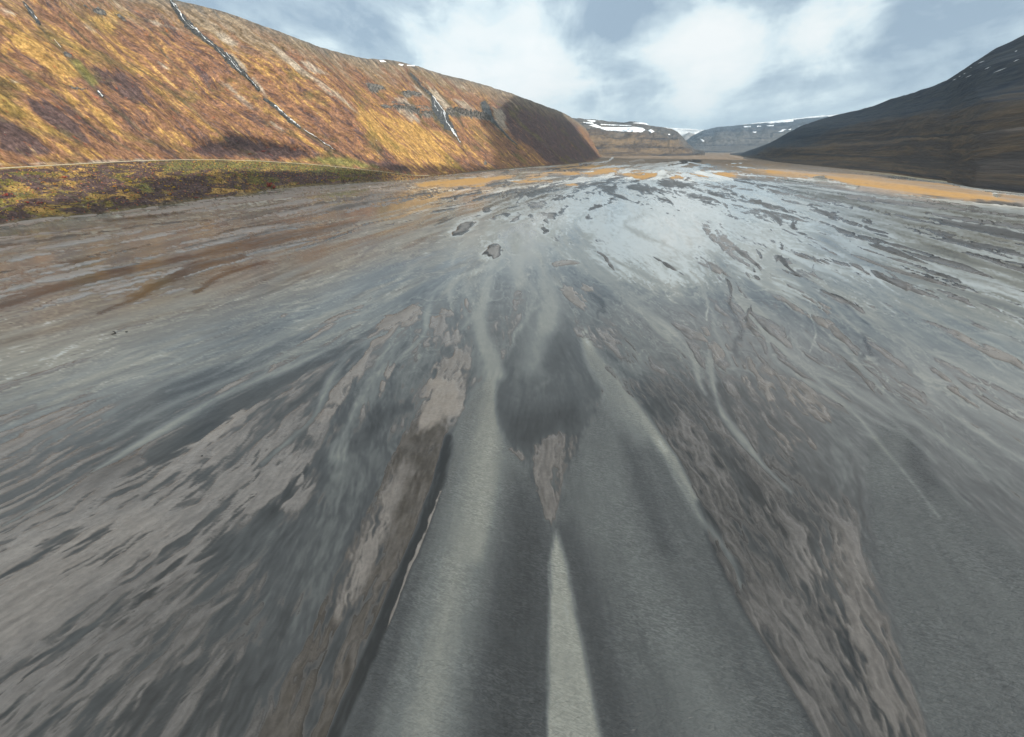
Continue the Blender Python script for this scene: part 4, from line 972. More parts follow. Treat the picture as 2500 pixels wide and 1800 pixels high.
m_mid = massif_mat('plateau', (0.070, 0.055, 0.045), (0.150, 0.110, 0.070), (0.050, 0.050, 0.052), (0.11, 0.10, 0.09), (0.018, 0.022, 0.032), 2.0, 1.0)
mid_foot = [(1380, 379), (1480, 377), (1600, 376), (1700, 374), (1740, 372)]
mid_sky = [(1340, 285), (1400, 288), (1430, 291), (1455, 292), (1490, 297), (1515, 300), (1545, 297), (1572, 299), (1588, 308), (1612, 310), (1640, 316), (1655, 322), (1668, 336), (1680, 352), (1695, 366), (1720, 371)]
mid, BV_MID = far_massif('plateau', (1340, 1722), mid_foot, mid_sky, [(1340, 1.6), (1500, 1.5), (1640, 1.25), (1722, 1.05)], m_mid, 110, 240, 0.9, 23, 2.2, foot_range=[(1340, 2300), (1480, 2700), (1720, 3300)], profile=0.85)
tag(mid, 'brown spur and stepped plateau with a broad snowfield up the valley', kind='structure')
m_farp = massif_mat('far_plateau', (0.065, 0.065, 0.068), (0.105, 0.10, 0.095), (0.022, 0.032, 0.050), (0.048, 0.058, 0.075), (0.008, 0.016, 0.034), 3.0, 1.0)  # distance haze painted in as blue-grey base colours
farp, BV_FAR = far_massif('plateau', (1620, 2150), [(1600, 371), (2200, 371)], [(1600, 372), (1640, 366), (1668, 350), (1690, 332), (1715, 319), (1750, 311), (1790, 307), (1850, 302), (1900, 296), (1960, 290), (2010, 286), (2150, 276)], [(1600, 1.25), (2200, 1.5)], m_farp, 110, 240, 1.0, 43, 3.0, foot_range=[(1600, 5600), (2200, 5200)], profile=0.7)
tag(farp, 'far blue terraced plateau behind the dark right slope', kind='structure')
m_back = massif_mat('snowy_upland', (0.2, 0.2, 0.2), (0.4, 0.42, 0.44), (0.5, 0.53, 0.56), (0.75, 0.78, 0.8), (0.12, 0.13, 0.15), 6.0, 0.5)
back, BV_BACK = far_massif('upland', (1250, 2300), [(1200, 368), (2300, 368)], [(1250, 330), (1500, 314), (1600, 311), (1660, 314), (1720, 318), (1850, 300), (2000, 283), (2080, 277), (2300, 270)], [(1200, 1.2), (2300, 1.2)], m_back, 50, 160, 0.6, 63, 6.0, foot_range=[(1200, 7000), (2300, 7000)], profile=0.6)
tag(back, 'pale snowy upland fading into cloud beyond the valley head', kind='structure')

# ------------------------------------------------------------------ things on the slopes
def dens(Q, step=2.0):
    """points along a traced line every few pixels, width carried along"""
    Q = np.asarray(Q, float)
    d = np.concatenate([[0], np.cumsum(np.hypot(*np.diff(Q[:, :2], axis=0).T))])
    n = max(int(d[-1] / step), 2)
    t = np.linspace(0, d[-1], n)
    return np.stack([np.interp(t, d, Q[:, k]) for k in range(Q.shape[1])], -1)

def strip(name, bv, Q, nlat, lift, rough, mat, parent=None, seed=0, wob=0.0, step=2.0):
    """a band laid on the slope along a traced line"""
    q = dens(Q, step)
    tx = np.gradient(q[:, 0]); ty = np.gradient(q[:, 1]); l = np.hypot(tx, ty) + 1e-9
    nx, ny = -ty / l, tx / l
    w = q[:, 2] * (1 + wob * fbm(np.arange(len(q)) / 4.0, np.full(len(q), seed * 1.7), 3, seed))
    sh = wob * 2.0 * fbm(np.arange(len(q)) / 5.0, np.full(len(q), seed * 3.1 + 9), 2, seed + 2)
    V = []; ok = True
    for i in range(len(q)):
        row = []
        for k in range(nlat):
            u = (k / (nlat - 1) * 2 - 1)
            x = q[i, 0] + nx[i] * (u * w[i] + sh[i]); y = q[i, 1] + ny[i] * (u * w[i] + sh[i])
            p, n = cast(bv, x, y)
            if p is None: row = None; break
            if n.z < 0: n = -n
            e = (1 - abs(u)) if nlat > 2 else 1.0
            r = rough * float(fbm(np.array(p.x / 3.0), np.array(p.y / 3.0), 3, seed + 5)) if rough else 0
            row.append(p + n * (lift * (0.35 + 0.65 * min(1, e * 2)) + abs(r) * e))
        if row: V.append(row)
    if len(V) < 2: return None
    V = np.array([[tuple(p) for p in r] for r in V])
    f = grid_faces(V.shape[0], V.shape[1])
    return mesh_obj(name, V.reshape(-1, 3), f, mat, parent, smooth=rough == 0)

def patch(name, bv, pts, cell, lift, rough, mat, parent=None, seed=0, rag=0.8):
    """a lumpy sheet filling a traced outline on a slope"""
    Pq = np.asarray(pts, float)
    x0, y0 = Pq.min(0) - cell * 2; x1, y1 = Pq.max(0) + cell * 2
    cx = max(cell, (x1 - x0) / 70); cy = max(cell * 0.6, (y1 - y0) / 50)
    gx = np.arange(x0, x1 + cx, cx); gy = np.arange(y0, y1 + cy, cy)
    X, Y = np.meshgrid(gx, gy, indexing='ij')
    sd_ = poly_sd(X, Y, Pq) + rag * cell * 1.6 * fbm(X / cell / 2.5, Y / cell / 2.5, 3, seed)
    idx = -np.ones(X.shape, int); V = []
    for i in range(X.shape[0]):
        for j in range(X.shape[1]):
            if sd_[i, j] < -cell * 0.4: continue
            p, n = cast(bv, X[i, j], Y[i, j])
            if p is None: continue
            if n.z < 0: n = -n
            e = min(1.0, max(0.0, (sd_[i, j] + cell * 0.4) / (cell * 1.5)))
            r = rough * float(fbm(np.array(p.x / (lift * 1.5 + 1)), np.array((p.y + p.z) / (lift * 1.5 + 1)), 3, seed + 5))
            idx[i, j] = len(V); V.append(tuple(p + n * (lift * (e - 0.15) + r * e)))
    Fq = []
    for i in range(X.shape[0] - 1):
        for j in range(X.shape[1] - 1):
            c = [idx[i, j], idx[i, j + 1], idx[i + 1, j + 1], idx[i + 1, j]]
            if min(c) >= 0: Fq.append(c)
    if not Fq: return None
    return mesh_obj(name, V, Fq, mat, parent, smooth=rough < 0.3)

m_foam, g_, o_ = material('falling_water')
pos_ = g_.n('ShaderNodeNewGeometry', out=0)
principled(g_, o_, g_.mix(g_.range(g_.noise(pos_, 0.5, 4, 0.7), 0.35, 0.65), (0.45, 0.48, 0.51), (0.74, 0.76, 0.77)), 0.4, None, 0.4)
m_wet = simple_mat('wet_basalt', (0.014, 0.015, 0.017), (0.06, 0.058, 0.052), 0.25, 0.5, 0.4, 0.5)
m_rock = simple_mat('basalt', (0.028, 0.028, 0.031), (0.15, 0.14, 0.122), 0.3, 0.85, 0.25, 0.6)
m_snow = simple_mat('old_snow', (0.66, 0.70, 0.75), (0.82, 0.84, 0.86), 0.02, 0.7, 0.2)

def waterfall(label, gully, strands):
    e = empty('waterfall')
    tag(e, label, 'waterfall', 'waterfalls on the sunlit slope')
    w, pts = gully
    if pts:
        Q = tr(w, [p[:2] for p in pts]); Q = np.column_stack([Q, [p[2] / WIN[w][2] for p in pts]])
        Q[:, 2] *= 1.0
        strip('rock_gully', BV_LEFT, Q, 7, 1.0, 2.4, m_wet, e, 3, 0.6)
    for k, (w, pts) in enumerate(strands):
        Q = tr(w, [p[:2] for p in pts]); Q = np.column_stack([Q, [p[2] / WIN[w][2] for p in pts]])
        Q[:, 2] *= 0.33
        strip('cascade', BV_LEFT, Q, 3, 2.3, 0, m_foam, e, 11 + k, 0.8, 1.5)
    return e

waterfall('long thin waterfall dropping from the skyline in a black gully',
          ('M', [(95, -70, 24), (150, 60, 36), (250, 220, 44), (370, 380, 60), (520, 520, 66), (660, 640, 46), (800, 750, 36), (930, 850, 40), (1100, 1000, 66), (1260, 1160, 80), (1370, 1270, 52), (1480, 1370, 34), (1600, 1480, 34), (1740, 1650, 30)]),
          [('M', [(100, -70, 12), (150, 40, 13), (230, 160, 10), (310, 250, 14), (360, 340, 18), (430, 440, 12)]), ('M', [(180, 60, 5), (230, 110, 6), (290, 210, 5)]), ('M', [(430, 440, 7), (520, 530, 6), (600, 540, 8), (640, 620, 7)]),
           ('M', [(460, 430, 5), (560, 510, 8), (620, 570, 6), (700, 640, 8)]), ('M', [(690, 640, 10), (760, 720, 18), (860, 790, 12), (940, 850, 18)]), ('M', [(960, 880, 7), (1040, 970, 11), (1120, 1050, 10)]), ('M', [(1150, 970, 7), (1200, 1040, 10), (1240, 1070, 6)]),
           ('M', [(1190, 1090, 10), (1270, 1190, 20), (1340, 1260, 16), (1420, 1330, 8)]), ('M', [(1240, 1090, 6), (1330, 1190, 9), (1390, 1270, 6)]), ('M', [(1500, 1370, 7), (1570, 1450, 14), (1640, 1520, 18), (1720, 1620, 14)])])
waterfall('lower run of the long waterfall threading down to the road',
          ('K', [(140, 780, 10), (240, 850, 14), (330, 940, 14), (400, 990, 14), (440, 1015, 8)]),
          [('K', [(230, 840, 6), (265, 870, 9), (310, 910, 8), (330, 930, 4)]), ('K', [(340, 935, 3), (380, 970, 4), (430, 1010, 3)]), ('K', [(350, 950, 3), (400, 980, 3)]), ('K', [(460, 1030, 3), (560, 1090, 3.5), (640, 1150, 4), (710, 1190, 3)]), ('K', [(600, 1120, 2.5), (680, 1165, 3)])])
waterfall('short waterfall fanning over the dark cliff band mid-slope',
          ('L', [(880, 420, 16), (905, 520, 36), (960, 620, 70), (1010, 690, 78), (1060, 780, 66), (1120, 850, 52), (1180, 910, 36), (1210, 970, 18)]),
          [('L', [(885, 425, 14), (930, 480, 16), (990, 570, 12), (1040, 640, 10), (1060, 690, 12)]), ('L', [(900, 470, 7), (915, 560, 6), (960, 640, 6)]), ('L', [(1030, 650, 10), (1050, 720, 12), (1070, 800, 12), (1120, 850, 12), (1180, 950, 14), (1210, 990, 10)]), ('L', [(1000, 650, 5), (1000, 710, 6)]), ('L', [(1150, 880, 8), (1190, 940, 9), (1240, 1030, 8), (1270, 1070, 6)])])
waterfall('thin white trickle in a black notch at the upper left',
          ('J', [(165, 15, 5), (215, 80, 14), (250, 130, 14), (285, 180, 8)]), [('J', [(180, 40, 3), (230, 100, 4), (265, 150, 3)]), ('J', [(395, 290, 3), (440, 345, 3)])])
waterfall('tiny waterfall in a dark slot below the green patch',
          ('J', [(690, 650, 5), (715, 680, 9), (735, 695, 5)]), [('J', [(695, 655, 2.6), (728, 692, 3.5)])])

# dry gullies and outcrops
for lab, w, pts in (('broad dark rock chute cutting the right end of the cliff', 'L', [(1580, 500, 30), (1620, 590, 60), (1660, 690, 60), (1720, 760, 22), (1830, 880, 14), (1960, 1020, 10), (2060, 1100, 6)]),
                    ('narrow black gully head above the short waterfall', 'L', [(570, 100, 8), (620, 165, 26), (670, 215, 16), (740, 300, 10), (820, 370, 20), (880, 415, 22)])):
    Q = tr(w, [p[:2] for p in pts]); Q = np.column_stack([Q, [p[2] / WIN[w][2] for p in pts]])
    tag(strip('rock_gully', BV_LEFT, Q, 6, 0.5, 1.8, m_wet, None, 31, 0.5), lab, 'gully', 'dry rock gullies')
OUT = [('largest black outcrop near the top edge of the slope', 'J', [(650, 70), (700, 62), (745, 80), (762, 112), (720, 108), (670, 92)]), ('small dark outcrop left of the largest one', 'J', [(578, 36), (610, 40), (650, 66), (620, 62)]),
       ('slanting dark outcrop right of the largest one', 'J', [(800, 90), (850, 104), (885, 130), (912, 165), (870, 145), (830, 112)]), ('dark outcrop above the green seep on the left slope', 'J', [(446, 378), (480, 378), (522, 396), (505, 412), (462, 402)]),
       ('low curved brown outcrop left of the tiny waterfall', 'J', [(470, 598), (520, 622), (580, 632), (640, 628), (590, 642), (520, 636)]), ('dark outcrop under the ridge, left of the cliff', 'K', [(945, 655), (1000, 665), (1085, 680), (1110, 712), (1060, 705), (1010, 730), (970, 700)]),
       ('grassy dark ledge above the cliff band', 'L', [(440, 365), (560, 345), (735, 388), (735, 410), (600, 412), (480, 405)]), ('dark ledge at the left end of the cliff band', 'L', [(160, 548), (215, 548), (330, 570), (320, 588), (210, 588)]),
       ('small dark outcrop by the sand at the slope foot', 'K', [(1880, 1285), (1895, 1270), (1910, 1290), (1900, 1312), (1885, 1305)])]
for i, (lab, w, pts) in enumerate(OUT):
    o = patch('rock_outcrop', BV_LEFT, tr(w, pts), 1.5, 1.6, 2.2, m_rock, None, 50 + i)
    if o: tag(o, lab, 'rock outcrop', 'dark outcrops on the left slope')

def cliff(label, w, pts, n, seed):
    """a line of broken basalt columns standing out of the slope"""
    rs = np.random.default_rng(seed)
    Q = tr(w, [p[:2] for p in pts]); Q = np.column_stack([Q, [p[2] / WIN[w][2] for p in pts]])
    q = dens(Q, 1.0)
    V, Fq = [], []
    for k in range(n):
        i = rs.integers(0, len(q))
        x = q[i, 0]; y = q[i, 1] + rs.uniform(-.5, .5) * q[i, 2]
        p, nn = cast(BV_LEFT, x, y)
        if p is None: continue
        dist = (p - EYE).length
        px1 = dist / 1250.0
        hw = px1 * rs.uniform(0.8, 2.4); hh_ = px1 * q[i, 2] * rs.uniform(.4, 1.1); dp = px1 * rs.uniform(0.8, 2.2)
        nh = Vector((nn.x, nn.y, 0)); nh = nh if nh.length > .01 else Vector((1, 0, 0))
        if nh.dot(EYE - p) < 0: nh = -nh
        nh.normalize(); side = Vector((-nh.y, nh.x, 0))
        c = p + Vector((0, 0, hh_ * 0.1)) - nh * dp * 1.2
        b0 = len(V)
        for sx in (-1, 1):
            for sy in (-1, 1):
                for sz in (-1, 1):
                    j = Vector(rs.uniform(-.22, .22, 3)) * hw
                    V.append(tuple(c + side * (sx * hw * (1 if sz < 0 else .8)) + nh * (sy * dp * (1.3 if sz < 0 else 1)) + Vector((0, 0, sz * hh_ * .6)) + j))
        for fc in ((0, 1, 3, 2), (4, 6, 7, 5), (0, 4, 5, 1), (2, 3, 7, 6), (1, 5, 7, 3), (0, 2, 6, 4)):
            Fq.append([b0 + a for a in fc])
    e = empty('cliff_band'); tag(e, label, 'cliff', 'basalt cliff bands')
    tag(mesh_obj('rock_columns', V, Fq, m_rock, e, smooth=False), kind='stuff')
cliff('thin upper basalt ledge left of the short waterfall', 'L', [(320, 512, 10), (460, 530, 12), (600, 550, 12), (760, 565, 12), (900, 578, 12)], 70, 1)
cliff('broken pale and dark cliff left of the short waterfall', 'L', [(345, 565, 20), (450, 585, 34), (600, 605, 46), (700, 650, 60)], 110, 2)
cliff('low rubble ledge just left of the short waterfall', 'L', [(730, 640, 24), (820, 655, 26), (900, 665, 26)], 50, 3)
cliff('small dark ledge just right of the short waterfall', 'L', [(1095, 615, 26), (1150, 630, 30), (1190, 645, 26)], 36, 4)
cliff('long dark columnar cliff right of the short waterfall', 'L', [(1195, 620, 40), (1300, 650, 60), (1400, 675, 56), (1500, 690, 60), (1600, 710, 66), (1700, 745, 46)], 190, 5)

# snow
SNOW = [(BV_MID, 'broad snowfield on the plateau step up the valley', 'H', [(770, 506), (820, 497), (870, 520), (1000, 522), (1130, 519), (1200, 527), (1220, 545), (1190, 561), (1050, 556), (900, 545), (850, 530)]),
        (BV_MID, 'snow strip left above the broad snowfield', 'H', [(715, 480), (800, 486), (810, 494), (750, 490)]), (BV_MID, 'topmost snow strip at the left end of the plateau', 'H', [(745, 466), (800, 466), (832, 472), (800, 482)]),
        (BV_MID, 'long thin snow line above the broad snowfield', 'H', [(860, 496), (1000, 503), (1115, 506), (1100, 511), (950, 507), (870, 502)]), (BV_MID, 'curved snow rim along the plateau edge', 'H', [(1110, 487), (1180, 483), (1225, 490), (1250, 508), (1215, 498), (1150, 492)]),
        (BV_MID, 'small square snow patch right of the broad snowfield', 'H', [(1235, 545), (1262, 537), (1290, 556), (1262, 568)]), (BV_MID, 'tiny snow spot on the plateau nose', 'H', [(1395, 575), (1412, 575), (1412, 582), (1398, 582)]),
        (BV_FAR, 'slanting snow patch low on the far blue plateau', 'H', [(1645, 610), (1664, 616), (1686, 634), (1668, 636)]), (BV_FAR, 'snow patch high on the far blue plateau', 'H', [(1990, 514), (2052, 511), (2052, 520), (2000, 523)]), (BV_FAR, 'small snow patch beside the high one', 'H', [(2098, 510), (2132, 510), (2132, 516), (2100, 517)]),
        (BV_FAR, 'narrow snow strip near the right end of the far plateau', 'H', [(2176, 507), (2235, 504), (2232, 513), (2180, 514)]), (BV_FAR, 'lone snow patch on the middle terrace of the far plateau', 'H', [(2062, 558), (2100, 556), (2084, 569)]),
        (BV_FAR, 'snow line on the far plateau rim', 'I', [(200, 794), (300, 778), (440, 768), (440, 790), (250, 806)]), (BV_FAR, 'snow patch beside the dark right ridge', 'I', [(318, 873), (350, 854), (388, 849), (352, 870)]), (BV_FAR, 'small snow patch touching the dark right ridge', 'I', [(388, 857), (424, 845), (416, 856)])]
for i, (x0, y0, x1, y1, wd) in enumerate([(1995, 412, 2110, 368, 6), (2155, 325, 2205, 303, 5), (1880, 337, 1938, 314, 5), (1780, 448, 1842, 422, 4), (1678, 470, 1716, 455, 4), (1930, 384, 1980, 362, 5), (2165, 246, 2192, 235, 5), (1765, 421, 1786, 411, 5), (1728, 441, 1748, 433, 4), (1818, 372, 1838, 363, 4)]):
    words = ['longest snow streak on the dark right mountain', 'snow streak above the longest one on the right mountain', 'snow streak left of the longest one near the skyline', 'thin snow streak low on the right mountain shoulder', 'lowest snow streak near the right skyline', 'short snow streak between two longer ones on the right mountain',
             'high snow fleck by the right picture edge', 'small snow fleck on the right mountain skyline', 'faint snow fleck beside the lowest streak', 'small upper snow fleck near the right skyline', 'faint long streak under the cloud on the right mountain', 'topmost snow fleck under the cloud'][i]
    dx, dy = x1 - x0, y1 - y0; l = math.hypot(dx, dy); nx, ny = -dy / l * wd / 2, dx / l * wd / 2
    SNOW.append((BV_RIGHT, words, 'I', [(x0, y0), ((x0 + x1) / 2 + nx, (y0 + y1) / 2 + ny), (x1, y1), ((x0 + x1) / 2 - nx, (y0 + y1) / 2 - ny)]))
for lab, pts in (('snow patch on the left skyline ridge', [(1056, 478), (1085, 478), (1112, 490), (1070, 492)]), ('second snow patch on the left skyline ridge', [(1208, 506), (1250, 512), (1240, 520), (1212, 515)]), ('thin snow line furthest right on the left skyline ridge', [(1270, 514), (1340, 518), (1335, 525), (1280, 522)])):
    SNOW.append((BV_LEFT, lab, 'K', pts))
for i, (bv, lab, w, pts) in enumerate(SNOW):
    lift = {id(BV_MID): 3.0, id(BV_FAR): 6.0, id(BV_RIGHT): 0.8, id(BV_LEFT): 0.8}[id(bv)]
    o = patch('snow_patch', bv, tr(w, pts), 0.5 if bv is BV_RIGHT or bv is BV_LEFT else 0.9, lift, 0.0, m_snow, None, 80 + i, 0.25)
    if o: tag(o, lab, 'snow patch', 'old snow patches')

# shrubs: two or three shared leaf masses per colour
def leaf_mass(name, n, seed, mat):
    rs = np.random.default_rng(seed)
    lobes = rs.normal(0, 1, (5, 3)) * (.42, .42, .18) + (0, 0, .55)
    V, Fq = [], []
    for k in range(n):
        c = lobes[rs.integers(0, 5)]; d = rs.normal(0, 1, 3); d /= np.linalg.norm(d)
        p = c + d * rs.uniform(.25, .5) * (1, 1, .8); p[2] = max(p[2], .06)
        a = rs.normal(0, 1, 3); a /= np.linalg.norm(a); b_ = np.cross(a, d); b_ /= np.linalg.norm(b_) + 1e-6
        s = rs.uniform(.09, .19)
        i = len(V)
        V += [tuple(p + a * s), tuple(p + b_ * s * .7), tuple(p - a * s), tuple(p - b_ * s * .7)]
        Fq.append((i, i + 1, i + 2, i + 3))
    me = mesh_obj(name, V, Fq, mat, smooth=False)
    return me
def leaf_mat(name, c1, c2):
    m, g, out = material(name)
    r = g.n('ShaderNodeNewGeometry', out='Random Per Island')
    principled(g, out, g.mix(r, c1, c2), 0.8, None, 0.15)
    return m
m_yel = leaf_mat('yellow_leaves', (0.34, 0.20, 0.02), (0.62, 0.42, 0.05))
m_org = leaf_mat('orange_leaves', (0.30, 0.13, 0.025), (0.50, 0.25, 0.05))
m_red = leaf_mat('red_leaves', (0.16, 0.022, 0.018), (0.33, 0.06, 0.04))
m_grn = leaf_mat('olive_leaves', (0.10, 0.11, 0.02), (0.26, 0.25, 0.04))
m_stem = simple_mat('twigs', (0.05, 0.035, 0.025), (0.11, 0.08, 0.06), 6, 0.9)
def stem_mesh():
    V, Fq = [], []
    rs = np.random.default_rng(3)
    for k in range(6):
        a = k * 1.05; t = np.array([math.cos(a) * .45, math.sin(a) * .45, .75 + rs.uniform(-.1, .1)]); i = len(V)
        for q_, w_ in ((np.array([0, 0, -.35]), .06), (t, .015)):
            for j in range(3): V.append((q_[0] + w_ * math.cos(j * 2.1), q_[1] + w_ * math.sin(j * 2.1), q_[2]))
        for j in range(3): Fq.append((i + j, i + (j + 1) % 3, i + 3 + (j + 1) % 3, i + 3 + j))
    return mesh_obj('stem', V, Fq, m_stem, smooth=False)
PROTO = {c: [leaf_mass('foliage', 130, s * 7 + k, m) for k in range(2)] for s, (c, m) in enumerate((('y', m_yel), ('o', m_org), ('r', m_red), ('g', m_grn)))}
STEM = stem_mesh()
FIRST = set()
def inst(src, parent):
    if src.name in FIRST:
        c = src.copy(); C.objects.link(c)
    else:
        FIRST.add(src.name); c = src
    c.parent = parent
    return c
def shrub(w, x, y, r, col, label, group=None, k=0, squash=0.75):
    q = tr(w, [(x, y)])[0]
    p, n = cast(BV_LEFT, q[0], q[1])
    if p is None: return
    size = r / WIN[w][2] * (p - EYE).length / 1180.0
    e = empty('shrub', p + Vector((0, 0, 0.1))); e.scale = (size * 1.25, size * 1.25, size * 1.25 * squash * 1.3); e.rotation_euler = (0, 0, random.uniform(0, 6.28))
    inst(PROTO[col][k % 2], e); inst(STEM, e)
    tag(e, label, 'shrub', group)
grpY, grpR = 'yellow and orange shrubs on the slope', 'red shrubs on the slope'
NAMED = [('O', 1410, 400, 17, 'y', 'brightest round yellow shrub on the dark heath below the road'), ('O', 1275, 352, 12, 'o', 'orange shrub left of the brightest yellow one'), ('O', 710, 170, 17, 'y', 'wide golden shrub just below the lit stretch of road'), ('O', 745, 184, 13, 'y', 'golden shrub touching the wide one below the road'),
         ('O', 1890, 437, 13, 'o', 'dull orange shrub low on the dark heath'), ('P', 1250, 1257, 13, 'y', 'yellow shrub above the red shrub by the shore'), ('P', 1000, 1425, 20, 'g', 'olive green shrub by the shore left of the red shrub'), ('P', 85, 1502, 15, 'o', 'low orange shrub near the shore at the bank edge'),
         ('P', 380, 12, 9, 'y', 'lone yellow shrub high among the streaks of the slope')]
for k, (w, x, y, r, c, lab) in enumerate(NAMED): shrub(w, x, y, r, c, lab, grpY, k)
ORD = ['first', 'second', 'third', 'fourth', 'fifth', 'sixth', 'seventh', 'eighth', 'ninth', 'tenth', 'eleventh', 'twelfth', 'thirteenth', 'fourteenth', 'fifteenth', 'sixteenth', 'seventeenth', 'eighteenth', 'nineteenth', 'twentieth', 'twenty-first', 'twenty-second', 'twenty-third', 'twenty-fourth', 'twenty-fifth', 'twenty-sixth', 'twenty-seventh', 'twenty-eighth', 'twenty-ninth', 'thirtieth']
cnt_ = {}
for k, (w, x, y, r, c) in enumerate(sorted([('O', 1445, 300, 10, 'y'), ('O', 1825, 345, 10, 'y'), ('O', 1870, 350, 11, 'y'), ('O', 1930, 360, 12, 'y'), ('O', 2000, 285, 9, 'y'), ('O', 2030, 186, 9, 'y'), ('O', 610, 326, 10, 'o'), ('O', 975, 487, 11, 'o'), ('O', 690, 148, 8, 'y'),
      ('P', 445, 102, 8, 'y'), ('P', 1310, 1305, 10, 'y'), ('P', 1350, 1327, 10, 'o'), ('P', 1115, 1367, 10, 'o'), ('P', 1235, 1377, 8, 'y'), ('P', 35, 1397, 12, 'y'), ('P', 140, 1414, 13, 'y'), ('P', 590, 1382, 9, 'y'), ('P', 225, 1327, 9, 'y'),
      ('P', 2100, 1322, 13, 'y'), ('P', 730, 1302, 11, 'o'), ('P', 260, 1203, 9, 'y'), ('P', 2040, 1292, 9, 'y'), ('P', 950, 1395, 12, 'g'), ('P', 1680, 1275, 8, 'o'), ('P', 500, 1560, 10, 'o'), ('O', 1150, 420, 8, 'o'), ('O', 480, 305, 10, 'o'), ('O', 90, 330, 9, 'g')], key=lambda a: tr(a[0], [a[1:3]])[0][0])):
    nm = {'y': 'yellow', 'o': 'orange', 'g': 'olive'}[c]
    cnt_[c] = cnt_.get(c, 0) + 1
    shrub(w, x, y, r, c, ORD[cnt_[c] - 1] + ' small ' + nm + ' shrub from the left on the heath bank', grpY, k)
for k, (w, x, y, r, lab) in enumerate([('O', 80, 447, 20, 'red shrub patch at the left picture edge'), ('O', 300, 527, 15, 'red shrub on dark heath near the lower left bank'), ('O', 430, 532, 13, 'smaller red shrub beside the lower left one'), ('O', 710, 252, 19, 'orange red shrub patch under the golden shrubs'),
      ('P', 1150, 966, 12, 'low red shrub above the road'), ('P', 1320, 932, 17, 'wide red shrub above the road'), ('P', 445, 1547, 15, 'dark red shrub low on the bank')]):
    shrub(w, x, y, r, 'r', lab, grpR, k, 0.5)
shrub('P', 1440, 1415, 34, 'r', 'dark red shrub standing at the shore above a pale stone', grpR, 0, 1.1)

# boulders and driftwood
def boulder_mesh(name, seed, mat):
    bm = bmesh.new(); bmesh.ops.create_icosphere(bm, subdivisions=2, radius=1.0)
    rs = np.random.default_rng(seed); f = rs.normal(0, 1, (4, 3))
    for v in bm.verts:
        d = v.co.copy(); s = 1 + 0.16 * sum(math.sin(2.2 * Vector(a).dot(d) + i) for i, a in enumerate(f)) / 2
        v.co = Vector((d.x * 1.2, d.y * .95, d.z * .72)) * s
    me = bpy.data.meshes.new(name); bm.to_mesh(me); bm.free(); me.materials.append(mat)
    return me
m_pale = simple_mat('lichen_stone', (0.26, 0.24, 0.21), (0.52, 0.49, 0.44), 1.4, 0.9, 0.2, 0.05)
m_dkst = simple_mat('dark_stone', (0.012, 0.012, 0.012), (0.04, 0.037, 0.034), 3.0, 0.8, 0.3, 0.03)
BM = [boulder_mesh('boulder', s, m_pale) for s in (1, 2, 3)]
rs = np.random.default_rng(9)
spots = []
while len(spots) < 46:
    x = rs.uniform(5, 1180); y0_ = np.interp(x, shore_px[:, 0], shore_px[:, 1])
    y = y0_ - abs(rs.normal(0, 1)) * (10 if rs.random() < .45 else 90)
    if y > 40: spots.append((x, y, y0_ - y))
cnt_ = {}
for k, (x, y, dy) in enumerate(sorted(spots)):
    p, n = cast(BV_LEFT, x, y)
    if p is None: continue
    o = bpy.data.objects.new('boulder', BM[k % 3]); C.objects.link(o)
    s = (p - EYE).length / 1180.0 * rs.uniform(0.5, 1.2)
    o.location = p; o.scale = (s, s, s); o.rotation_euler = (rs.uniform(-.3, .3), rs.uniform(-.3, .3), rs.uniform(0, 6))
    kd = 'along the shore bank' if dy < 22 else 'lying on the heath slope'
    cnt_[kd] = cnt_.get(kd, 0) + 1
    tag(o, ORD[cnt_[kd] - 1] + ' pale boulder from the left ' + kd, 'boulder', 'shore boulders' if dy < 22 else 'slope boulders')
def stone(px, py, size, mat, label, group=None):
    w = gnd(px, py); me = boulder_mesh('stone', int(px), mat)
    o = bpy.data.objects.new('stone', me); C.objects.link(o); o.location = (w[0], w[1], 0.05); o.scale = (size, size, size)
    tag(o, label, 'stone', group)
p, n = cast(BV_LEFT, 667.5, 466.5)
if p is not None:
    o = bpy.data.objects.new('stone', boulder_mesh('stone', 5, simple_mat('white_stone', (0.55, 0.53, 0.5), (0.75, 0.73, 0.7), 2, .8))); C.objects.link(o); o.location = p; o.scale = (1.0, 1.0, 1.3)
    tag(o, 'white stone at the water edge under the red shrub', 'stone')
stone(309, 811, 0.22, m_dkst, 'small black stone past the driftwood on the left flat')
stone(493, 1115, 0.17, m_dkst, 'black stone with a trailing wake on the left sand')
w = gnd(277, 817)
e = empty('driftwood', (w[0], w[1], 0.1)); tag(e, 'dark curled driftwood stump lying on the left flat', 'driftwood')
def bent(name, pts, rads, parent):
    V, Fq = [], []
    for i, (p_, r_) in enumerate(zip(pts, rads)):
        for j in range(7):
            a = j / 7 * 6.2832; V.append((p_[0] + r_ * .3 * math.cos(a), p_[1] + r_ * math.cos(a), p_[2] + r_ * math.sin(a)))
        if i:
            for j in range(7): Fq.append(((i - 1) * 7 + j, (i - 1) * 7 + (j + 1) % 7, i * 7 + (j + 1) % 7, i * 7 + j))
    return mesh_obj(name, V, Fq, m_dkst, parent)
bent('trunk', [(-.55, 0, .02), (-.2, -.05, .05), (.2, 0, .1), (.5, .1, .12), (.62, .15, .12)], [.05, .10, .13, .12, .05], e)
bent('branch', [(.5, .1, .12), (.42, .2, .35), (.2, .3, .55), (-.1, .35, .62), (-.3, .36, .6)], [.11, .11, .09, .06, .03], e)

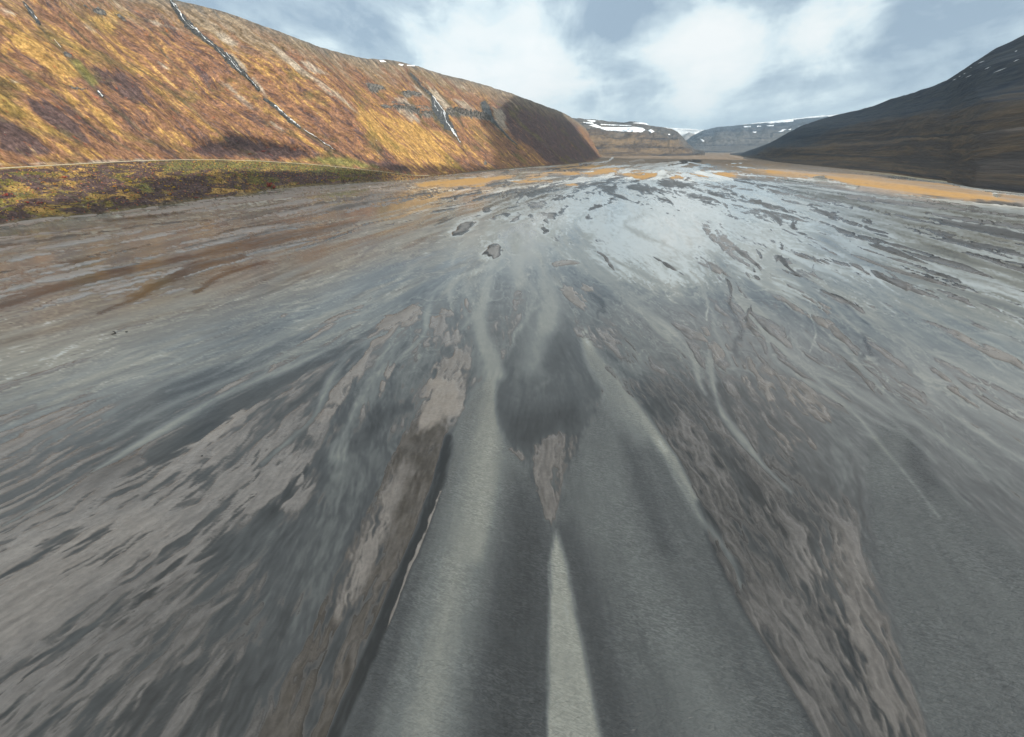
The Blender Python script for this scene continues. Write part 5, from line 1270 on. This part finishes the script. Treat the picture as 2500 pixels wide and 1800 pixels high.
# low heather tufts over the near bank and the foot of the slope
vis = np.argwhere((PXm > -40) & (PXm < 1150) & (PYm > 40) & (ft[:, 1:2] > 180) & (bank > 0) & (np.arange(ND)[None, :] > 2) & (GUL < .4) & (ROCK < .4) & (SCREE < .4) & (np.abs(Dg - DR[:, None] - 3) > 5))
rs = np.random.default_rng(21)
pick = vis[rs.choice(len(vis), 14000, replace=True)]
tp = P[pick[:, 0], pick[:, 1]] + rs.normal(0, .5, (len(pick), 3)) * (1, 1, 0)
sz = (rs.uniform(.25, .7, len(pick)) * np.clip(np.hypot(tp[:, 0], tp[:, 1]) / 420, .7, 1.6))[:, None]
ang = rs.uniform(0, 6.28, len(pick))
TV, TF = [], []
for j in range(4):
    a = ang + j * math.pi / 2
    TV.append(tp + np.stack([np.cos(a), np.sin(a), np.full(len(a), -.35)], -1) * sz * (1 + .3 * rs.random((len(a), 1))))
TV.append(tp + np.stack([rs.normal(0, .25, len(a)), rs.normal(0, .25, len(a)), rs.uniform(.45, .9, len(a))], -1) * sz)
TV = np.stack(TV, 1).reshape(-1, 3); bidx = (np.arange(len(pick)) * 5)[:, None]
TF = np.concatenate([bidx + np.array([j, (j + 1) % 4, 4]) for j in range(4)])
m_tuft, g_, o_ = material('heather')
rn = g_.n('ShaderNodeNewGeometry', out='Random Per Island')
cc = g_.ramp(rn, [(0.0, (0.05, 0.033, 0.032)), (0.45, (0.10, 0.066, 0.052)), (0.62, (0.10, 0.085, 0.03)), (0.78, (0.28, 0.18, 0.05)), (0.92, (0.26, 0.09, 0.045)), (1.0, (0.4, 0.34, 0.22))], 'CONSTANT')
principled(g_, o_, cc, 0.95, None, 0.1)
tufts = mesh_obj('heather', TV, TF, m_tuft, smooth=False)
tag(tufts, 'low heather and grass tufts covering the left bank and slope', kind='stuff')

# second road, under the right mountain
Q = tr('N', [(560, 72, 0), (1000, 118, 0), (1300, 158, 0), (1750, 208, 0), (2268, 222, 0), (2700, 236, 0)])
q = dens(Q, 6.0); wpt = gnd(q[:, 0], q[:, 1])
rv = []
for i in range(len(wpt)):
    t = wpt[min(i + 1, len(wpt) - 1)] - wpt[max(i - 1, 0)]; t /= np.linalg.norm(t); nn = np.array([-t[1], t[0]])
    for k in (-4, -1.6, 1.6, 4): rv.append((*(wpt[i] + nn * k), .9 if abs(k) < 2 else .2))
tag(mesh_obj('road', rv, grid_faces(len(wpt), 4), m_road), 'faint gravel road along the foot of the right mountain', kind='structure')

# ------------------------------------------------------------------ air and cloud
ZTOP = max(max((o.matrix_world @ Vector(c)).z for c in o.bound_box) for o in scene.objects if o.type == 'MESH') + 12
# broken cloud over the valley: it shades the flat and the right mountain and leaves gaps of sun
CZ = ZTOP + 60.0
kx = S[:2] / S[2]
cell = 20.0
qx = np.arange(-700, 3300, cell); qy = np.arange(-2100, 3000, cell)
QX, QY = np.meshgrid(qx, qy, indexing='ij')
gx_, gy_ = QX - kx[0] * CZ, QY - kx[1] * CZ
valley = np.concatenate([[(-700, -1400)], foot[:-2], [(900, 4200), (4200, 4200), (4200, -1400)]])
sdw = poly_sd(gx_, gy_, valley)
off = np.interp(gy_, [-400, 200, 330, 430, 700, 850, 1000, 1250, 1500, 2500], [40, -10, 20, 75, 70, 30, 20, 190, 420, 600])
cover = sdw + off + 45 * fbm(QX / 160, QY / 160, 4, 5) + 14
dp = []
for a_ in tr('P', [(380, 930), (600, 800), (850, 690), (1200, 790), (1750, 880), (2050, 980), (1500, 1010), (700, 1000)]):
    p, n = cast(BV_LEFT, a_[0], a_[1]); dp.append((p.x - kx[0] * p.z, p.y - kx[1] * p.z))
cover = np.maximum(cover, poly_sd(gx_, gy_, np.array(dp)) + 16 + 14 * fbm(QX / 40, QY / 40, 3, 8))
for w, pts, grow in (('0', [(1000, 462), (1050, 440), (1260, 422), (1390, 430), (1380, 452), (1200, 464)], 30), ('N', [(-200, 62), (0, 84), (600, 122), (1200, 190), (1700, 262), (2268, 335), (2268, 400), (1700, 345), (1100, 265), (500, 170), (0, 105)], 26), ('H', [(640, 900), (900, 850), (1320, 870), (1300, 925), (900, 915)], 30), ('H', [(1400, 905), (1830, 870), (1960, 900), (1700, 935)], 24)):
    T_ = tr(w, pts); hole = gnd(T_[:, 0], T_[:, 1])
    cover = np.minimum(cover, -poly_sd(gx_, gy_, hole) - grow + 22 * fbm(QX / 70, QY / 70, 3, 12))
rngq = np.hypot(QX, QY)
cover = np.minimum(cover, ((CZ - CAM_Z) / math.tan(rad(15.5)) - rngq) * 0.5 + 60 * fbm(QX / 300, QY / 300, 4, 2))
keepv = cover > 0
fq = grid_faces(len(qx), len(qy))
kq = keepv.ravel()[fq].all(1); fq = fq[kq]
thick = (10 + 90 * sstep(0, 220, cover)) * (1 + .35 * fbm(QX / 90, QY / 90, 4, 33))
zb = CZ + 9 * fbm(QX / 200, QY / 200, 4, 40)
ub = np.unique(fq); mp = np.full(QX.size, -1); mp[ub] = np.arange(len(ub)); nb_ = len(ub)
bot = np.stack([QX.ravel()[ub], QY.ravel()[ub], zb.ravel()[ub]], -1); topv = bot.copy(); topv[:, 2] += thick.ravel()[ub]
fb = mp[fq]
ed = np.concatenate([fb[:, [0, 1]], fb[:, [1, 2]], fb[:, [2, 3]], fb[:, [3, 0]]])
key = np.sort(ed, 1); _, inv, cnt = np.unique(key, axis=0, return_inverse=True, return_counts=True)
be = ed[cnt[inv.ravel()] == 1]
walls = np.stack([be[:, 0], be[:, 1], be[:, 1] + nb_, be[:, 0] + nb_], -1)
den_ = np.concatenate([sstep(0, 34, cover).ravel()[ub] * .24, sstep(0, 34, cover).ravel()[ub] * .84])
m_cloud, g_, o_ = material('cloud')
dn = g_.attr('den')
tr_ = g_.n('ShaderNodeBsdfTransparent', {'Color': (1, 1, 1, 1)})
tl_ = g_.n('ShaderNodeBsdfTranslucent', {'Color': (0.93, 0.95, 0.98, 1)})
df_ = g_.n('ShaderNodeBsdfDiffuse', {'Color': (0.85, 0.88, 0.92, 1)})
mx_ = g_.n('ShaderNodeMixShader', {0: 0.2, 1: tl_, 2: df_})
fin = g_.n('ShaderNodeMixShader', {0: dn, 1: tr_, 2: mx_})
g_.nt.links.new(fin, o_.inputs['Surface'])
deck = mesh_obj('cloud', np.concatenate([bot, topv]), np.concatenate([fb[:, ::-1], fb + nb_, walls]), m_cloud, attrs={'den': den_})
tag(deck, 'broken cloud layer above the valley', kind='structure')

# haze
hz_m, g_, o_ = material('valley_air')
pv = g_.n('ShaderNodeVolumePrincipled', {'Color': (0.66, 0.84, 1.0, 1), 'Density': 6.5e-5, 'Anisotropy': 0.2})
g_.nt.links.new(pv, o_.inputs['Volume'])
x0, x1, y0, y1, z0, z1 = -16000, 24000, -25000, 25000, -6.0, ZTOP
hv_ = [(x, y, z) for x in (-31000, 31000) for y in (-31000, 31000) for z in (z0, z1)]
hf_ = [(0, 1, 3, 2), (4, 6, 7, 5), (0, 4, 5, 1), (2, 3, 7, 6), (1, 5, 7, 3), (0, 2, 6, 4)]
haze = mesh_obj('haze', hv_, hf_, hz_m, smooth=False)
tag(haze, 'thin blue valley haze', kind='stuff')
